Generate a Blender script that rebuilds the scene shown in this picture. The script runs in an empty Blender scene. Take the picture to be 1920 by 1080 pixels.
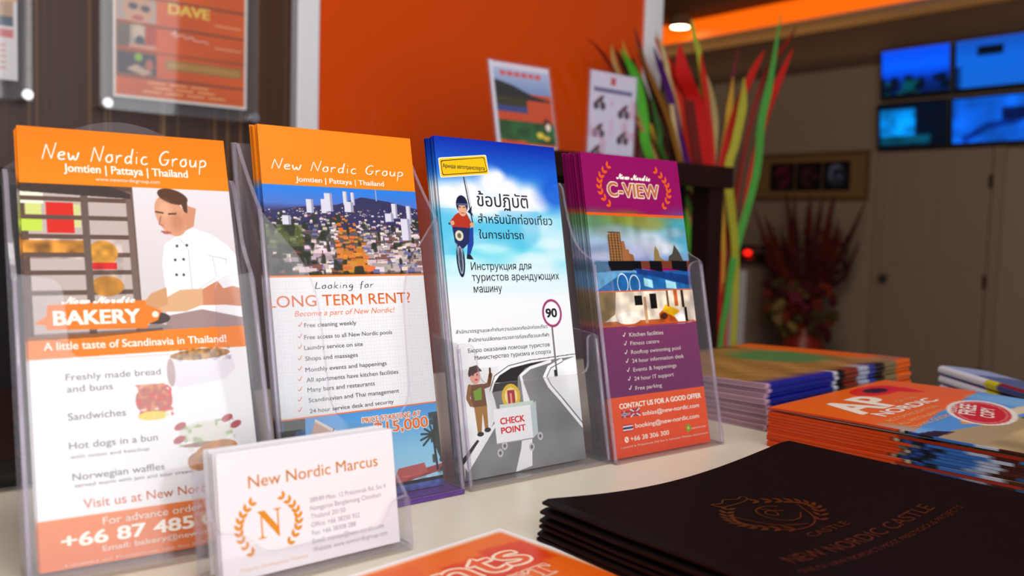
import bpy, bmesh, math, random, re
import numpy as np
from mathutils import Vector, Matrix

SC = bpy.context.scene
COL = SC.collection
R = math.radians
ZC = 1.167            # height of the counter top above the floor
random.seed(7)

# ------------------------------------------------------------------ camera
def look_matrix(f_yaw, pitch, roll):
    cy, sy, cp, sp = math.cos(f_yaw), math.sin(f_yaw), math.cos(pitch), math.sin(pitch)
    F = Vector((cy*cp, sy*cp, -sp)); X = Vector((sy, -cy, 0)); D = F.cross(X)
    c, s = math.cos(roll), math.sin(roll)
    X2 = X*c + D*s; D2 = D*c - X*s
    return Matrix((X2, -D2, -F)).transposed()
cam_d = bpy.data.cameras.new('camera'); cam = bpy.data.objects.new('camera', cam_d); COL.objects.link(cam)
cam.matrix_world = Matrix.Translation((0, 0, ZC + 0.16109)) @ look_matrix(0.8963997, 0.0703641, -0.0292739).to_4x4()
cam_d.sensor_width = 36; cam_d.lens = 1692.69/1920*36
cam_d.clip_start = 0.02
cam_d.dof.use_dof = True; cam_d.dof.focus_distance = 0.565; cam_d.dof.aperture_fstop = 7.2
SC.camera = cam

# ------------------------------------------------------------------ world, lights, exposure
SC.view_settings.view_transform = 'Standard'; SC.view_settings.look = 'None'
SC.view_settings.gamma = 1; SC.view_settings.use_curve_mapping = False
SC.view_settings.exposure = 0.0
w = bpy.data.worlds.new('world'); SC.world = w; w.use_nodes = True
w.node_tree.nodes['Background'].inputs[0].default_value = (0.75, 0.82, 1, 1)
w.node_tree.nodes['Background'].inputs[1].default_value = 0.05
def area(name, loc, target, sx, sy, power, col=(1, 1, 1)):
    d = bpy.data.lights.new(name, 'AREA'); d.shape = 'RECTANGLE'; d.size = sx; d.size_y = sy; d.energy = power; d.color = col
    o = bpy.data.objects.new(name, d); COL.objects.link(o); o.location = loc
    o.rotation_euler = (Vector(target) - Vector(loc)).to_track_quat('-Z', 'Z').to_euler()
    return o
# daylight through the tall shop front behind the camera (three panes)
area('shopfront_daylight', (-1.15, -1.9, 1.95), (-1.15, 0, 1.75), 1.5, 2.5, 42, (0.97, 0.98, 1))
area('shopfront_daylight', (0.28, -1.9, 1.95), (0.28, 0, 1.75), 1.0, 2.5, 25, (0.97, 0.98, 1))
area('shopfront_daylight', (1.23, -1.9, 1.95), (1.23, 0, 1.75), 0.7, 2.5, 12, (0.97, 0.98, 1))

# added warm fill near the ceiling, aimed to brighten the far wall
area('ceiling_fill', (3.2, 2.2, ZC+2.0), (6.6, 3.6, ZC-.4), 1.4, 1.4, 60, (1, .84, .68))
area('ceiling_fill', (3.6, -.4, ZC+2.0), (6.8, 1.6, ZC-.4), 1.2, 1.2, 26, (1, .84, .68))
# upward warm fill added to brighten the soffit
area('soffit_uplight', (6.86, 4.6, ZC+1.62), (6.86, 4.6, ZC+2.5), .06, 5.0, 2.2, (1, .70, .38))
area('ceiling_fill', (.1, .1, ZC+2.05), (.25, .25, 0), 1.3, .7, 26, (1, .93, .84))  # overhead area light added to brighten the counter

# ------------------------------------------------------------------ materials
def srgb(c):
    c = np.asarray(c, float); return np.where(c <= .04045, c/12.92, ((c+.055)/1.055)**2.4)
def hx(s): return tuple(int(s[i:i+2], 16)/255 for i in (0, 2, 4))
def principled(name):
    m = bpy.data.materials.new(name); m.use_nodes = True
    return m, m.node_tree, m.node_tree.nodes['Principled BSDF']
def mat(name, col, rough=.5, spec=.5, metal=0, noise=0.0, scale=60, bump=0.0, coat=0.0):
    m, nt, b = principled(name); c = (*srgb(hx(col)), 1)
    b.inputs['Base Color'].default_value = c; b.inputs['Roughness'].default_value = rough
    b.inputs['Specular IOR Level'].default_value = spec; b.inputs['Metallic'].default_value = metal
    b.inputs['Coat Weight'].default_value = coat
    tc = nt.nodes.new('ShaderNodeTexCoord'); nz = nt.nodes.new('ShaderNodeTexNoise')
    nz.inputs['Scale'].default_value = scale; nz.inputs['Detail'].default_value = 3
    nt.links.new(tc.outputs['Object'], nz.inputs['Vector'])
    mx = nt.nodes.new('ShaderNodeMix'); mx.data_type = 'RGBA'
    mx.inputs[6].default_value = c; mx.inputs[7].default_value = tuple(max(0, x*(1-noise)) for x in c[:3]) + (1,)
    nt.links.new(nz.outputs['Fac'], mx.inputs[0]); nt.links.new(mx.outputs[2], b.inputs['Base Color'])
    if bump:
        bp = nt.nodes.new('ShaderNodeBump'); bp.inputs['Strength'].default_value = bump; bp.inputs['Distance'].default_value = .002
        nt.links.new(nz.outputs['Fac'], bp.inputs['Height']); nt.links.new(bp.outputs['Normal'], b.inputs['Normal'])
    return m
def mat_print(name, rough=.34, spec=.25):
    m, nt, b = principled(name)
    a = nt.nodes.new('ShaderNodeAttribute'); a.attribute_name = 'ink'
    nt.links.new(a.outputs['Color'], b.inputs['Base Color'])
    b.inputs['Roughness'].default_value = rough; b.inputs['Specular IOR Level'].default_value = spec
    return m
def mat_screen(name, strength):
    m, nt, b = principled(name)
    a = nt.nodes.new('ShaderNodeAttribute'); a.attribute_name = 'ink'
    b.inputs['Base Color'].default_value = (.005, .005, .008, 1); b.inputs['Roughness'].default_value = .2
    nt.links.new(a.outputs['Color'], b.inputs['Emission Color']); b.inputs['Emission Strength'].default_value = strength
    return m
def mat_emit(name, col, strength):
    m, nt, b = principled(name); c = (*srgb(hx(col)), 1)
    b.inputs['Base Color'].default_value = c; b.inputs['Emission Color'].default_value = c; b.inputs['Emission Strength'].default_value = strength
    return m
def mat_acrylic(name, tint, body, bodycol, ior=1.45, rough=.03):
    # thin clear plastic: mostly passes light straight, mirrors at the Fresnel rate, a little milky body
    m = bpy.data.materials.new(name); m.use_nodes = True; nt = m.node_tree; nt.nodes.clear()
    out = nt.nodes.new('ShaderNodeOutputMaterial'); tr = nt.nodes.new('ShaderNodeBsdfTransparent'); gl = nt.nodes.new('ShaderNodeBsdfGlossy')
    df = nt.nodes.new('ShaderNodeBsdfDiffuse'); lw = nt.nodes.new('ShaderNodeLayerWeight'); pw = nt.nodes.new('ShaderNodeMath'); fr = nt.nodes.new('ShaderNodeMath'); m1 = nt.nodes.new('ShaderNodeMixShader'); m2 = nt.nodes.new('ShaderNodeMixShader')
    tr.inputs[0].default_value = (*tint, 1); gl.inputs['Roughness'].default_value = rough; lw.inputs[0].default_value = .5; pw.operation = 'POWER'; pw.inputs[1].default_value = 5; fr.operation = 'MULTIPLY_ADD'; f0 = ((ior-1)/(ior+1))**2; fr.inputs[1].default_value = 1-f0; fr.inputs[2].default_value = f0
    df.inputs[0].default_value = (*bodycol, 1)
    nz = nt.nodes.new('ShaderNodeTexNoise'); nz.inputs['Scale'].default_value = 25; mr = nt.nodes.new('ShaderNodeMapRange')
    mr.inputs['To Min'].default_value = body*.8; mr.inputs['To Max'].default_value = body*1.2
    nt.links.new(nz.outputs['Fac'], mr.inputs['Value']); nt.links.new(mr.outputs[0], m1.inputs[0])
    nt.links.new(tr.outputs[0], m1.inputs[1]); nt.links.new(df.outputs[0], m1.inputs[2])
    nt.links.new(lw.outputs['Facing'], pw.inputs[0]); nt.links.new(pw.outputs[0], fr.inputs[0])
    nt.links.new(fr.outputs[0], m2.inputs[0]); nt.links.new(m1.outputs[0], m2.inputs[1]); nt.links.new(gl.outputs[0], m2.inputs[2])
    nt.links.new(m2.outputs[0], out.inputs[0]); return m
M = {}
M['print'] = mat_print('coated_print'); M['poster'] = mat_print('poster_print', .3); M['card'] = mat_print('card_print', .5, .3)
M['acrylic'] = mat_acrylic('clear_acrylic', (.985, .985, .99), .02, (.9, .88, .95))
M['acrylic_side'] = mat_acrylic('clear_acrylic_side', (.975, .97, .98), .045, (.80, .76, .84), 1.52, .05)
M['rim'] = mat_acrylic('acrylic_cut_edge', (.93, .90, .95), .20, (.78, .72, .84), 1.6, .12)
M['base_ac'] = mat_acrylic('thick_acrylic_base', (.95, .93, .925), .09, (.78, .72, .70), 1.5, .06)
M['base_violet'] = mat_acrylic('violet_acrylic_base', (.55, .4, .75), .45, (.25, .1, .5), 1.5, .08)
M['counter'] = mat('beige_stone_counter', 'ddd6c6', .28, .45, noise=.10, scale=90)
M['dark'] = mat('dark_wood_veneer', '2a1410', .25, .5, noise=.4, scale=12)
M['black'] = mat('black_plastic', '0d0b0c', .35, .5, noise=.2)
m = bpy.data.materials.new('matte_black_card'); m.use_nodes = True; nt = m.node_tree; nt.nodes.clear(); M['blackcard'] = m
_o = nt.nodes.new('ShaderNodeOutputMaterial'); _d = nt.nodes.new('ShaderNodeBsdfDiffuse'); _g = nt.nodes.new('ShaderNodeBsdfGlossy'); _x = nt.nodes.new('ShaderNodeMixShader'); _n = nt.nodes.new('ShaderNodeTexNoise'); _r = nt.nodes.new('ShaderNodeValToRGB')
_n.inputs['Scale'].default_value = 40; _r.color_ramp.elements[0].color = (.009, .0045, .005, 1); _r.color_ramp.elements[1].color = (.013, .007, .007, 1)
nt.links.new(_n.outputs['Fac'], _r.inputs[0]); nt.links.new(_r.outputs[0], _d.inputs[0]); _g.inputs['Roughness'].default_value = .28; _x.inputs[0].default_value = .02
nt.links.new(_d.outputs[0], _x.inputs[1]); nt.links.new(_g.outputs[0], _x.inputs[2]); nt.links.new(_x.outputs[0], _o.inputs[0])
M['white'] = mat('white_lacquer', 'e4e4ea', .35, .4, noise=.04)
M['orange_glass'] = mat('orange_back_painted_glass', 'd84a08', .05, .45, noise=.05, scale=3, coat=.6)
M['wall_beige'] = mat('beige_painted_wall', '8f7c6b', .7, .25, noise=.08, scale=8, bump=.1)
M['wall_dark'] = mat('dark_brown_band', '5c483b', .7, .2, noise=.1, scale=8)
M['soffit'] = mat('tan_soffit_paint', 'd9ae7a', .8, .2, noise=.06, scale=5)
M['ceiling'] = mat('brown_ceiling_paint', '7d5a40', .8, .2, noise=.06, scale=5)
M['door'] = mat('painted_door', '8a7568', .5, .3, noise=.05, scale=20)
M['floor'] = mat('floor_tile', '94846f', .35, .4, noise=.15, scale=4)
M['chrome'] = mat('brushed_chrome', 'd6d6da', .2, .5, metal=1, noise=.05)
M['gold'] = mat('copper_foil', 'bd7438', .33, .5, metal=1, noise=.15, scale=200)
M['orange_led'] = mat_emit('orange_cove_led', 'f06408', 1.0)
M['lamp'] = mat_emit('warm_lamp', 'fff2c8', 14)
M['red_led'] = mat_emit('red_led', 'ff1a10', 2.0)
M['screen'] = mat_screen('monitor_screen', 1.25)
M['paper'] = mat('white_paper', 'f2f0f2', .6, .3, noise=.03)
M['framewood'] = mat('gold_brown_frame', '6b4a26', .4, .4, noise=.3, scale=40)
M['terracotta'] = mat('red_vase_glaze', '8a2413', .35, .4, noise=.2, scale=20)
M['leafdark'] = mat('dark_foliage', '3a2e1c', .6, .3, noise=.4, scale=40)

# striped wallpaper for the partition wall
m, nt, b = principled('striped_wallpaper'); M['stripe'] = m
tc = nt.nodes.new('ShaderNodeTexCoord'); sp = nt.nodes.new('ShaderNodeSeparateXYZ'); cb = nt.nodes.new('ShaderNodeCombineXYZ'); nz = nt.nodes.new('ShaderNodeTexNoise'); rp = nt.nodes.new('ShaderNodeValToRGB')
nt.links.new(tc.outputs['Object'], sp.inputs[0]); nt.links.new(sp.outputs['X'], cb.inputs['X']); nt.links.new(cb.outputs[0], nz.inputs['Vector'])
nz.inputs['Scale'].default_value = 48; nz.inputs['Detail'].default_value = 4; nz.inputs['Roughness'].default_value = .75
e = rp.color_ramp.elements; e[0].position = .38; e[0].color = (*srgb(hx('3a241a')), 1); e[1].position = .66; e[1].color = (*srgb(hx('b08a56')), 1)
x = rp.color_ramp.elements.new(.56); x.color = (*srgb(hx('4a2c1e')), 1)
nt.links.new(nz.outputs['Fac'], rp.inputs[0]); nt.links.new(rp.outputs[0], b.inputs['Base Color'])
b.inputs['Roughness'].default_value = .3; b.inputs['Specular IOR Level'].default_value = .28

# ------------------------------------------------------------------ mesh helpers
class MB:
    def __init__(s): s.v = []; s.f = []; s.m = []; s.c = []; s.n = 0
    def add(s, vs, fs, mi=0, col=(1, 1, 1)):
        n = len(s.v); s.v += [tuple(q) for q in vs]
        s.f += [tuple(i+n for i in q) for q in fs]; s.m += [mi]*len(fs)
        if len(col) == len(vs) and not isinstance(col[0], (int, float)): s.c += [tuple(q) for q in col]
        else: s.c += [tuple(col)]*len(vs)
        return s
    def box(s, a, b, mi=0, col=(1, 1, 1)):
        (x0, y0, z0), (x1, y1, z1) = a, b
        return s.add([(x, y, z) for x in (x0, x1) for y in (y0, y1) for z in (z0, z1)],
                     [(0, 1, 3, 2), (4, 6, 7, 5), (0, 4, 5, 1), (2, 3, 7, 6), (0, 2, 6, 4), (1, 5, 7, 3)], mi, col)
    def prism(s, pts, fn, t0, t1, mi=0, rim=None, col=(1, 1, 1)):
        # pts 2-D outline, fn(a, b, t) -> 3-D
        n = len(pts); vs = [fn(p[0], p[1], t0) for p in pts] + [fn(p[0], p[1], t1) for p in pts]
        s.add(vs, [tuple(range(n))[::-1], tuple(range(n, 2*n))], mi, col)
        s.add(vs, [(i, (i+1) % n, n+(i+1) % n, n+i) for i in range(n)], mi if rim is None else rim, col)
        return s
    def tube(s, pts, rad, mi=0, k=8, col=(1, 1, 1), flat=1.0, cap=True):
        pts = [Vector(p) for p in pts]; rs = rad if hasattr(rad, '__len__') else [rad]*len(pts); vs = []
        ref = Vector((0, 0, 1)) if abs((pts[-1]-pts[0]).normalized().z) < .9 else Vector((1, 0, 0))
        for i, p in enumerate(pts):
            d = (pts[min(i+1, len(pts)-1)] - pts[max(i-1, 0)]).normalized(); a = d.cross(ref).normalized(); b2 = d.cross(a)
            vs += [p + a*math.cos(2*math.pi*j/k)*rs[i] + b2*math.sin(2*math.pi*j/k)*rs[i]*flat for j in range(k)]
        fs = [(i*k+j, i*k+(j+1) % k, (i+1)*k+(j+1) % k, (i+1)*k+j) for i in range(len(pts)-1) for j in range(k)]
        if cap: fs += [tuple(range(k))[::-1], tuple(range((len(pts)-1)*k, len(pts)*k))]
        return s.add(vs, fs, mi, col)
    def lathe(s, prof, c=(0, 0, 0), k=24, mi=0, col=(1, 1, 1)):
        vs = [(c[0]+r*math.cos(2*math.pi*j/k), c[1]+r*math.sin(2*math.pi*j/k), c[2]+z) for r, z in prof for j in range(k)]
        fs = [(i*k+j, i*k+(j+1) % k, (i+1)*k+(j+1) % k, (i+1)*k+j) for i in range(len(prof)-1) for j in range(k)]
        fs += [tuple(range(k))[::-1], tuple(range((len(prof)-1)*k, len(prof)*k))]
        return s.add(vs, fs, mi, col)
    def ball(s, c, r, mi=0, n=8, sc=(1, 1, 1), jit=0.0, col=(1, 1, 1)):
        vs = []; 
        for i in range(n+1):
            th = math.pi*i/n
            for j in range(2*n):
                ph = math.pi*j/n; q = r*(1+random.uniform(-jit, jit))
                vs.append((c[0]+q*sc[0]*math.sin(th)*math.cos(ph), c[1]+q*sc[1]*math.sin(th)*math.sin(ph), c[2]+q*sc[2]*math.cos(th)))
        k = 2*n
        return s.add(vs, [(i*k+j, (i+1)*k+j, (i+1)*k+(j+1) % k, i*k+(j+1) % k) for i in range(n) for j in range(k)], mi, col)
    def build(s, name, mats, parent=None, smooth=False, loc=(0, 0, 0), rot=(0, 0, 0), bevel=0, ink=False, recalc=True):
        me = bpy.data.meshes.new(name); me.from_pydata(s.v, [], s.f)
        mats = mats if isinstance(mats, (list, tuple)) else [mats]
        for q in mats: me.materials.append(q)
        me.polygons.foreach_set('material_index', s.m)
        if ink:
            at = me.color_attributes.new('ink', 'FLOAT_COLOR', 'POINT')
            a = np.ones((len(s.v), 4), np.float32); a[:, :3] = srgb(np.array(s.c)); at.data.foreach_set('color', a.ravel())
        if smooth: me.polygons.foreach_set('use_smooth', [True]*len(s.f))
        if recalc:
            bm = bmesh.new(); bm.from_mesh(me); bmesh.ops.recalc_face_normals(bm, faces=bm.faces); bm.to_mesh(me); bm.free()
        me.update(); o = bpy.data.objects.new(name, me); COL.objects.link(o)
        o.location = loc; o.rotation_euler = rot
        if parent: o.parent = parent
        if bevel:
            mo = o.modifiers.new('bevel', 'BEVEL'); mo.width = bevel; mo.segments = 2; mo.limit_method = 'ANGLE'
        return o
def tag(o, label, cat, group=None, kind=None):
    if label: o['label'] = label
    if cat: o['category'] = cat
    if group: o['group'] = group
    if kind: o['kind'] = kind
    return o
def empty(name, loc, label, cat, group=None, rot=(0, 0, 0)):
    o = bpy.data.objects.new(name, None); COL.objects.link(o); o.location = loc; o.rotation_euler = rot; o.empty_display_size = .02
    return tag(o, label, cat, group)
def struct(o): o['kind'] = 'structure'; return o

# ------------------------------------------------------------------ print artwork: a tiny painter on a millimetre sheet
class Sheet:
    SS = 2
    def __init__(s, w, h, res=.4, bg=(1, 1, 1)):
        s.w, s.h = w, h; s.nx = max(2, int(round(w/res))+1); s.ny = max(2, int(round(h/res))+1)
        NX, NY = s.nx*s.SS, s.ny*s.SS
        s.xs = (np.arange(NX)+.5)/NX*w; s.ys = (np.arange(NY)+.5)/NY*h      # y upwards from the foot of the sheet
        s.a = np.empty((NY, NX, 3)); s.a[:] = bg
    def win(s, x0, y0, x1, y1):
        i0, i1 = np.searchsorted(s.xs, [x0, x1]); j0, j1 = np.searchsorted(s.ys, [y0, y1])
        return slice(j0, j1), slice(i0, i1)
    def put(s, sl, mask, col, al=1.0):
        sub = s.a[sl]; mk = (mask*al)[..., None]; sub[:] = sub*(1-mk) + np.asarray(col)*mk
    def rect(s, x0, y0, x1, y1, col, al=1.0):
        sl = s.win(x0, y0, x1, y1); s.put(sl, np.ones(s.a[sl].shape[:2]), col, al)
    def grad(s, x0, y0, x1, y1, stops):
        sl = s.win(x0, y0, x1, y1); yy = s.ys[sl[0]]; t = (yy-y0)/(y1-y0); p = [q[0] for q in stops]
        c = np.stack([np.interp(t, p, [q[1][k] for q in stops]) for k in range(3)], -1); s.a[sl] = c[:, None, :]
    def grid(s, sl): return np.meshgrid(s.xs[sl[1]], s.ys[sl[0]])
    def ell(s, cx, cy, rx, ry, col, al=1.0, rot=0.0, ring=None):
        q = max(rx, ry); sl = s.win(cx-q, cy-q, cx+q, cy+q); X, Y = s.grid(sl); c, n = math.cos(rot), math.sin(rot)
        d = (((X-cx)*c+(Y-cy)*n)/rx)**2 + ((-(X-cx)*n+(Y-cy)*c)/ry)**2; mk = (d <= 1)
        if ring: mk &= d >= (1-ring/min(rx, ry))**2
        s.put(sl, mk, col, al)
    def soft(s, cx, cy, rx, ry, col, al=1.0):
        sl = s.win(cx-rx, cy-ry, cx+rx, cy+ry); X, Y = s.grid(sl); d = 1-np.sqrt(((X-cx)/rx)**2+((Y-cy)/ry)**2)
        s.put(sl, np.clip(d*1.6, 0, 1)**1.5, col, al)
    def poly(s, pts, col, al=1.0):
        xs = [p[0] for p in pts]; ys = [p[1] for p in pts]; sl = s.win(min(xs), min(ys), max(xs), max(ys)); X, Y = s.grid(sl)
        mk = np.zeros(X.shape, bool); n = len(pts)
        for i in range(n):
            (xa, ya), (xb, yb) = pts[i], pts[(i+1) % n]
            if ya == yb: continue
            mk ^= ((ya > Y) != (yb > Y)) & (X < (xb-xa)*(Y-ya)/(yb-ya)+xa)
        s.put(sl, mk, col, al)
    def line(s, pts, wd, col, al=1.0):
        for (xa, ya), (xb, yb) in zip(pts[:-1], pts[1:]):
            sl = s.win(min(xa, xb)-wd, min(ya, yb)-wd, max(xa, xb)+wd, max(ya, yb)+wd); X, Y = s.grid(sl)
            L2 = (xb-xa)**2+(yb-ya)**2+1e-9; t = np.clip(((X-xa)*(xb-xa)+(Y-ya)*(yb-ya))/L2, 0, 1)
            s.put(sl, np.hypot(X-xa-t*(xb-xa), Y-ya-t*(yb-ya)) <= wd/2, col, al)
    def noise(s, x0, y0, x1, y1, cell, amp, seed=0, col=None, thr=.6, asp=1.0):
        # blotchy value noise: darken/lighten (col None) or paint col where it exceeds thr
        sl = s.win(x0, y0, x1, y1); X, Y = s.grid(sl); r = np.random.RandomState(seed); g = r.rand(160, 160)
        u, v = X/(cell*asp), Y/cell; i, j = u.astype(int) % 159, v.astype(int) % 159; fu, fv = u % 1, v % 1
        fu, fv = fu*fu*(3-2*fu), fv*fv*(3-2*fv)
        n = (g[j, i]*(1-fu)+g[j, i+1]*fu)*(1-fv)+(g[j+1, i]*(1-fu)+g[j+1, i+1]*fu)*fv
        if col is None: s.a[sl] = np.clip(s.a[sl]*(1+(n[..., None]-.5)*amp), 0, 1)
        else: s.put(sl, np.clip((n-thr)/.12, 0, 1), col, amp)
    def cells(s):
        k = s.SS; return np.clip(s.a.reshape(s.ny, k, s.nx, k, 3).mean((1, 3)), 0, 1)

# ------------------------------------------------------------------ lettering
_tc = {}
def glyphs(body, off=0.0, shear=0.0, res=4):
    key = (body, off, shear)
    if key not in _tc and len(body) > 1 and re.search('[нหม]', body):   # letters whose outlines overlap are filled loop by loop
        P, F, pre = [], [], ''
        body = body.replace('е', 'e').replace('М', 'M'); stand = str.maketrans('нหม', 'пทท')
        end = lambda t, q: (glyphs(t+q, off)[0][:, 0].max() - glyphs(q, off)[0][:, 0].max()) if t else 0
        for ch in re.split('([нหม][\u0e31\u0e34-\u0e3a\u0e47-\u0e4e]*)', body):
            if not ch: continue
            if ch.strip():
                v, f = glyphs(ch, off); x = end(pre, 'п' if 'н' in body else 'ท') + (glyphs('п'+ch[:len(ch)-len(ch.lstrip())]+'п', off)[0][:, 0].max()-glyphs('пп', off)[0][:, 0].max() if ch[0] == ' ' else 0)*0
                F += [tuple(i+len(P) for i in q) for q in f]; P += [(q[0]+x, q[1]) for q in v]
            pre += ch.translate(stand)
        _tc[key] = (np.array(P), F)
    if key not in _tc and body in ('н', 'ห', 'ม'):
        c = bpy.data.curves.new('t', 'FONT'); c.body = body; c.resolution_u = 3; c.dimensions = '3D'; c.fill_mode = 'FULL'
        o = bpy.data.objects.new('t', c); me = bpy.data.meshes.new_from_object(o); nb = {}
        for e in me.edges: a, b2 = e.vertices; nb.setdefault(a, []).append(b2); nb.setdefault(b2, []).append(a)
        v = np.array([q.co[:2] for q in me.vertices]); seen, F = set(), []
        for a in range(len(v)):
            if a in seen: continue
            lp = [a]; seen.add(a)
            while True:
                nx = [q for q in nb[lp[-1]] if q not in seen]
                if not nx: break
                lp.append(nx[0]); seen.add(nx[0])
            F.append(tuple(lp))
        bpy.data.objects.remove(o); bpy.data.curves.remove(c); bpy.data.meshes.remove(me); _tc[key] = (v, F)
    if key not in _tc:
        body = body.replace('е', 'e').replace('М', 'M')
        c = bpy.data.curves.new('t', 'FONT'); c.body = body; c.resolution_u = 6 if 'ห' in body else res; c.offset = off; c.shear = shear
        o = bpy.data.objects.new('t', c); me = bpy.data.meshes.new_from_object(o)
        v = np.array([p.co[:2] for p in me.vertices]); f = [tuple(p.vertices) for p in me.polygons]
        bpy.data.objects.remove(o); bpy.data.curves.remove(c); bpy.data.meshes.remove(me); _tc[key] = (v, f)
    return _tc[key]
SCRIPT = {c: 0x1D4EA + i for i, c in enumerate('abcdefghijklmnopqrstuvwxyz')}; SCRIPT.update({c: 0x1D4D0 + i for i, c in enumerate('ABCDEFGHIJKLMNOPQRSTUVWXYZ')})
def script(t): return ''.join(chr(SCRIPT[c]) if c in SCRIPT else c for c in t)
SERIF = {c: 0x1D400 + i for i, c in enumerate('ABCDEFGHIJKLMNOPQRSTUVWXYZ')}
def serif(t): return ''.join(chr(SERIF[c]) if c in SERIF else c for c in t)
HAND = { # hand-written capitals and small letters as pen strokes, x-height .55
 'N': (.62, [[(0, 0), (.14, .95)], [(.14, .95), (.44, .05)], [(.44, .05), (.62, 1.08)]]),
 'e': (.42, [[(.04, .28), (.34, .34), (.36, .46), (.22, .55), (.07, .42), (.04, .2), (.16, .02), (.4, .1)]]),
 'w': (.56, [[(.02, .5), (.08, .06), (.2, .06), (.28, .4), (.32, .06), (.44, .06), (.54, .56)]]),
 'o': (.44, [[(.22, .54), (.05, .36), (.06, .1), (.22, .0), (.38, .16), (.36, .42), (.22, .54), (.4, .5)]]),
 'r': (.36, [[(.05, .52), (.06, 0)], [(.06, .3), (.18, .52), (.34, .5)]]),
 'd': (.46, [[(.36, .46), (.2, .52), (.05, .32), (.08, .06), (.24, .02), (.38, .3)], [(.44, 1.0), (.36, .4), (.38, .0)]]),
 'i': (.2, [[(.1, .5), (.1, .02)], [(.11, .74), (.13, .8)]]),
 'c': (.38, [[(.36, .5), (.2, .54), (.06, .34), (.08, .08), (.24, .0), (.4, .1)]]),
 'G': (.62, [[(.56, .92), (.36, 1.0), (.1, .7), (.06, .3), (.2, .04), (.44, .08), (.54, .36)], [(.3, .4), (.62, .42)]]),
 'u': (.46, [[(.06, .52), (.06, .14), (.18, .02), (.34, .14), (.4, .52)], [(.4, .52), (.4, .02)]]),
 'p': (.46, [[(.08, .52), (.04, -.45)], [(.08, .4), (.26, .56), (.42, .38), (.36, .12), (.1, .06)]]),
 'L': (.5, [[(.14, 1.0), (.06, .1), (.1, .04), (.5, .1)]]), 'k': (.44, [[(.1, 1.0), (.06, 0)], [(.38, .54), (.1, .26), (.42, .02)]]),
 'n': (.46, [[(.06, .52), (.06, .02)], [(.06, .34), (.22, .54), (.36, .4), (.38, .02)]]),
 'g': (.44, [[(.36, .48), (.2, .54), (.05, .34), (.14, .08), (.34, .2), (.38, .5), (.36, -.2), (.2, -.42), (.02, -.3)]]),
 'f': (.34, [[(.36, .9), (.24, 1.0), (.14, .8), (.12, -.2)], [(.0, .5), (.32, .54)]]), ' ': (.42, [])}
def ribbons(strokes, wd):
    vs, fs = [], []
    for st in strokes:
        p = [np.array(q, float) for q in st]
        if len(p) > 2:                                   # smooth the pen path
            for _ in range(2):
                q = [p[0]]
                for a, b2 in zip(p[:-1], p[1:]): q += [a*.75+b2*.25, a*.25+b2*.75]
                p = q + [p[-1]]
        n = len(vs)
        for i, q in enumerate(p):
            d = p[min(i+1, len(p)-1)]-p[max(i-1, 0)]; d = d/(np.linalg.norm(d)+1e-9); nrm = np.array([-d[1], d[0]])
            k = wd*(.5 if 0 < i < len(p)-1 else .3); vs += [q+nrm*k, q-nrm*k]
        fs += [(n+2*i, n+2*i+1, n+2*i+3, n+2*i+2) for i in range(len(p)-1)]
    return np.array(vs), fs
def hand(t, wd=.085):
    x, ss = 0, []
    for c in t:
        adv, st = HAND[c]; ss += [[(x+q[0]+q[1]*.1, q[1]) for q in s2] for s2 in st]; x += adv + .1
    return ribbons(ss, wd)
def lettering(kind, body):
    if kind == 'h': return hand(body)
    if kind == 'v': return ribbons([[(0, .45), (.35, 0), (1, 1.0)]], .2)
    if kind == 's': return glyphs(script(body))
    if kind == 'S': return glyphs(serif(body))
    if kind == 'i': return glyphs(body, 0, .25)
    return glyphs(body)
def text(mb, fn, kind, body, x, y, width, cap, col, mi=0, d=.00006, ang=0.0):
    v, f = lettering(kind, body)
    if not len(v): return
    x0, x1 = v[:, 0].min(), v[:, 0].max(); hgt = {'h': 1.0, 'v': 1.0, 't': .62, 's': .68, 'S': .69}.get(kind, .70)
    u = (v[:, 0]-x0)/(x1-x0)*width; q = v[:, 1]/hgt*cap; c, s2 = math.cos(ang), math.sin(ang)
    k = cap*{'B': .055, 's': .05, 'b': .025, 't': .012, 'r': .008}.get(kind, 0)     # heavier weights: the letter drawn again slightly aside
    for ox, oy in (((0, 0),) if not k else ((-k, -k*.5), (k, -k*.5), (-k, k*.5), (k, k*.5))):
        mb.add([fn(x+ox+a*c-b2*s2, y+oy+a*s2+b2*c, d+(ox+oy*.3)*2e-6) for a, b2 in zip(u, q)], f, mi, col)
def leaf_arc(mb, fn, pts, n, ln, wd, col, d=.00006, mi=0, flip=1):
    # laurel branch: pairs of leaves along a curve of three points
    (x0, y0), (x1, y1), (x2, y2) = pts; cx, cy = 2*x1-.5*(x0+x2), 2*y1-.5*(y0+y2)
    for i in range(n):
        t = (i+.5)/n; px = (1-t)**2*x0+2*t*(1-t)*cx+t*t*x2; py = (1-t)**2*y0+2*t*(1-t)*cy+t*t*y2
        tx, ty = 2*(1-t)*(cx-x0)+2*t*(x2-cx), 2*(1-t)*(cy-y0)+2*t*(y2-cy); l = math.hypot(tx, ty); tx, ty = tx/l, ty/l
        for sg in (-1, 1):
            a = math.atan2(-ty, -tx) + sg*.62; dx, dy = math.cos(a), math.sin(a); nx, ny = -dy, dx
            P = [(0, 0), (.35, .5), (.7, .42), (1, 0), (.7, -.42), (.35, -.5)]
            mb.add([fn(px+dx*u*ln+nx*v*wd, py+dy*u*ln+ny*v*wd, d) for u, v in P], [tuple(range(6))], mi, col)

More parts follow.
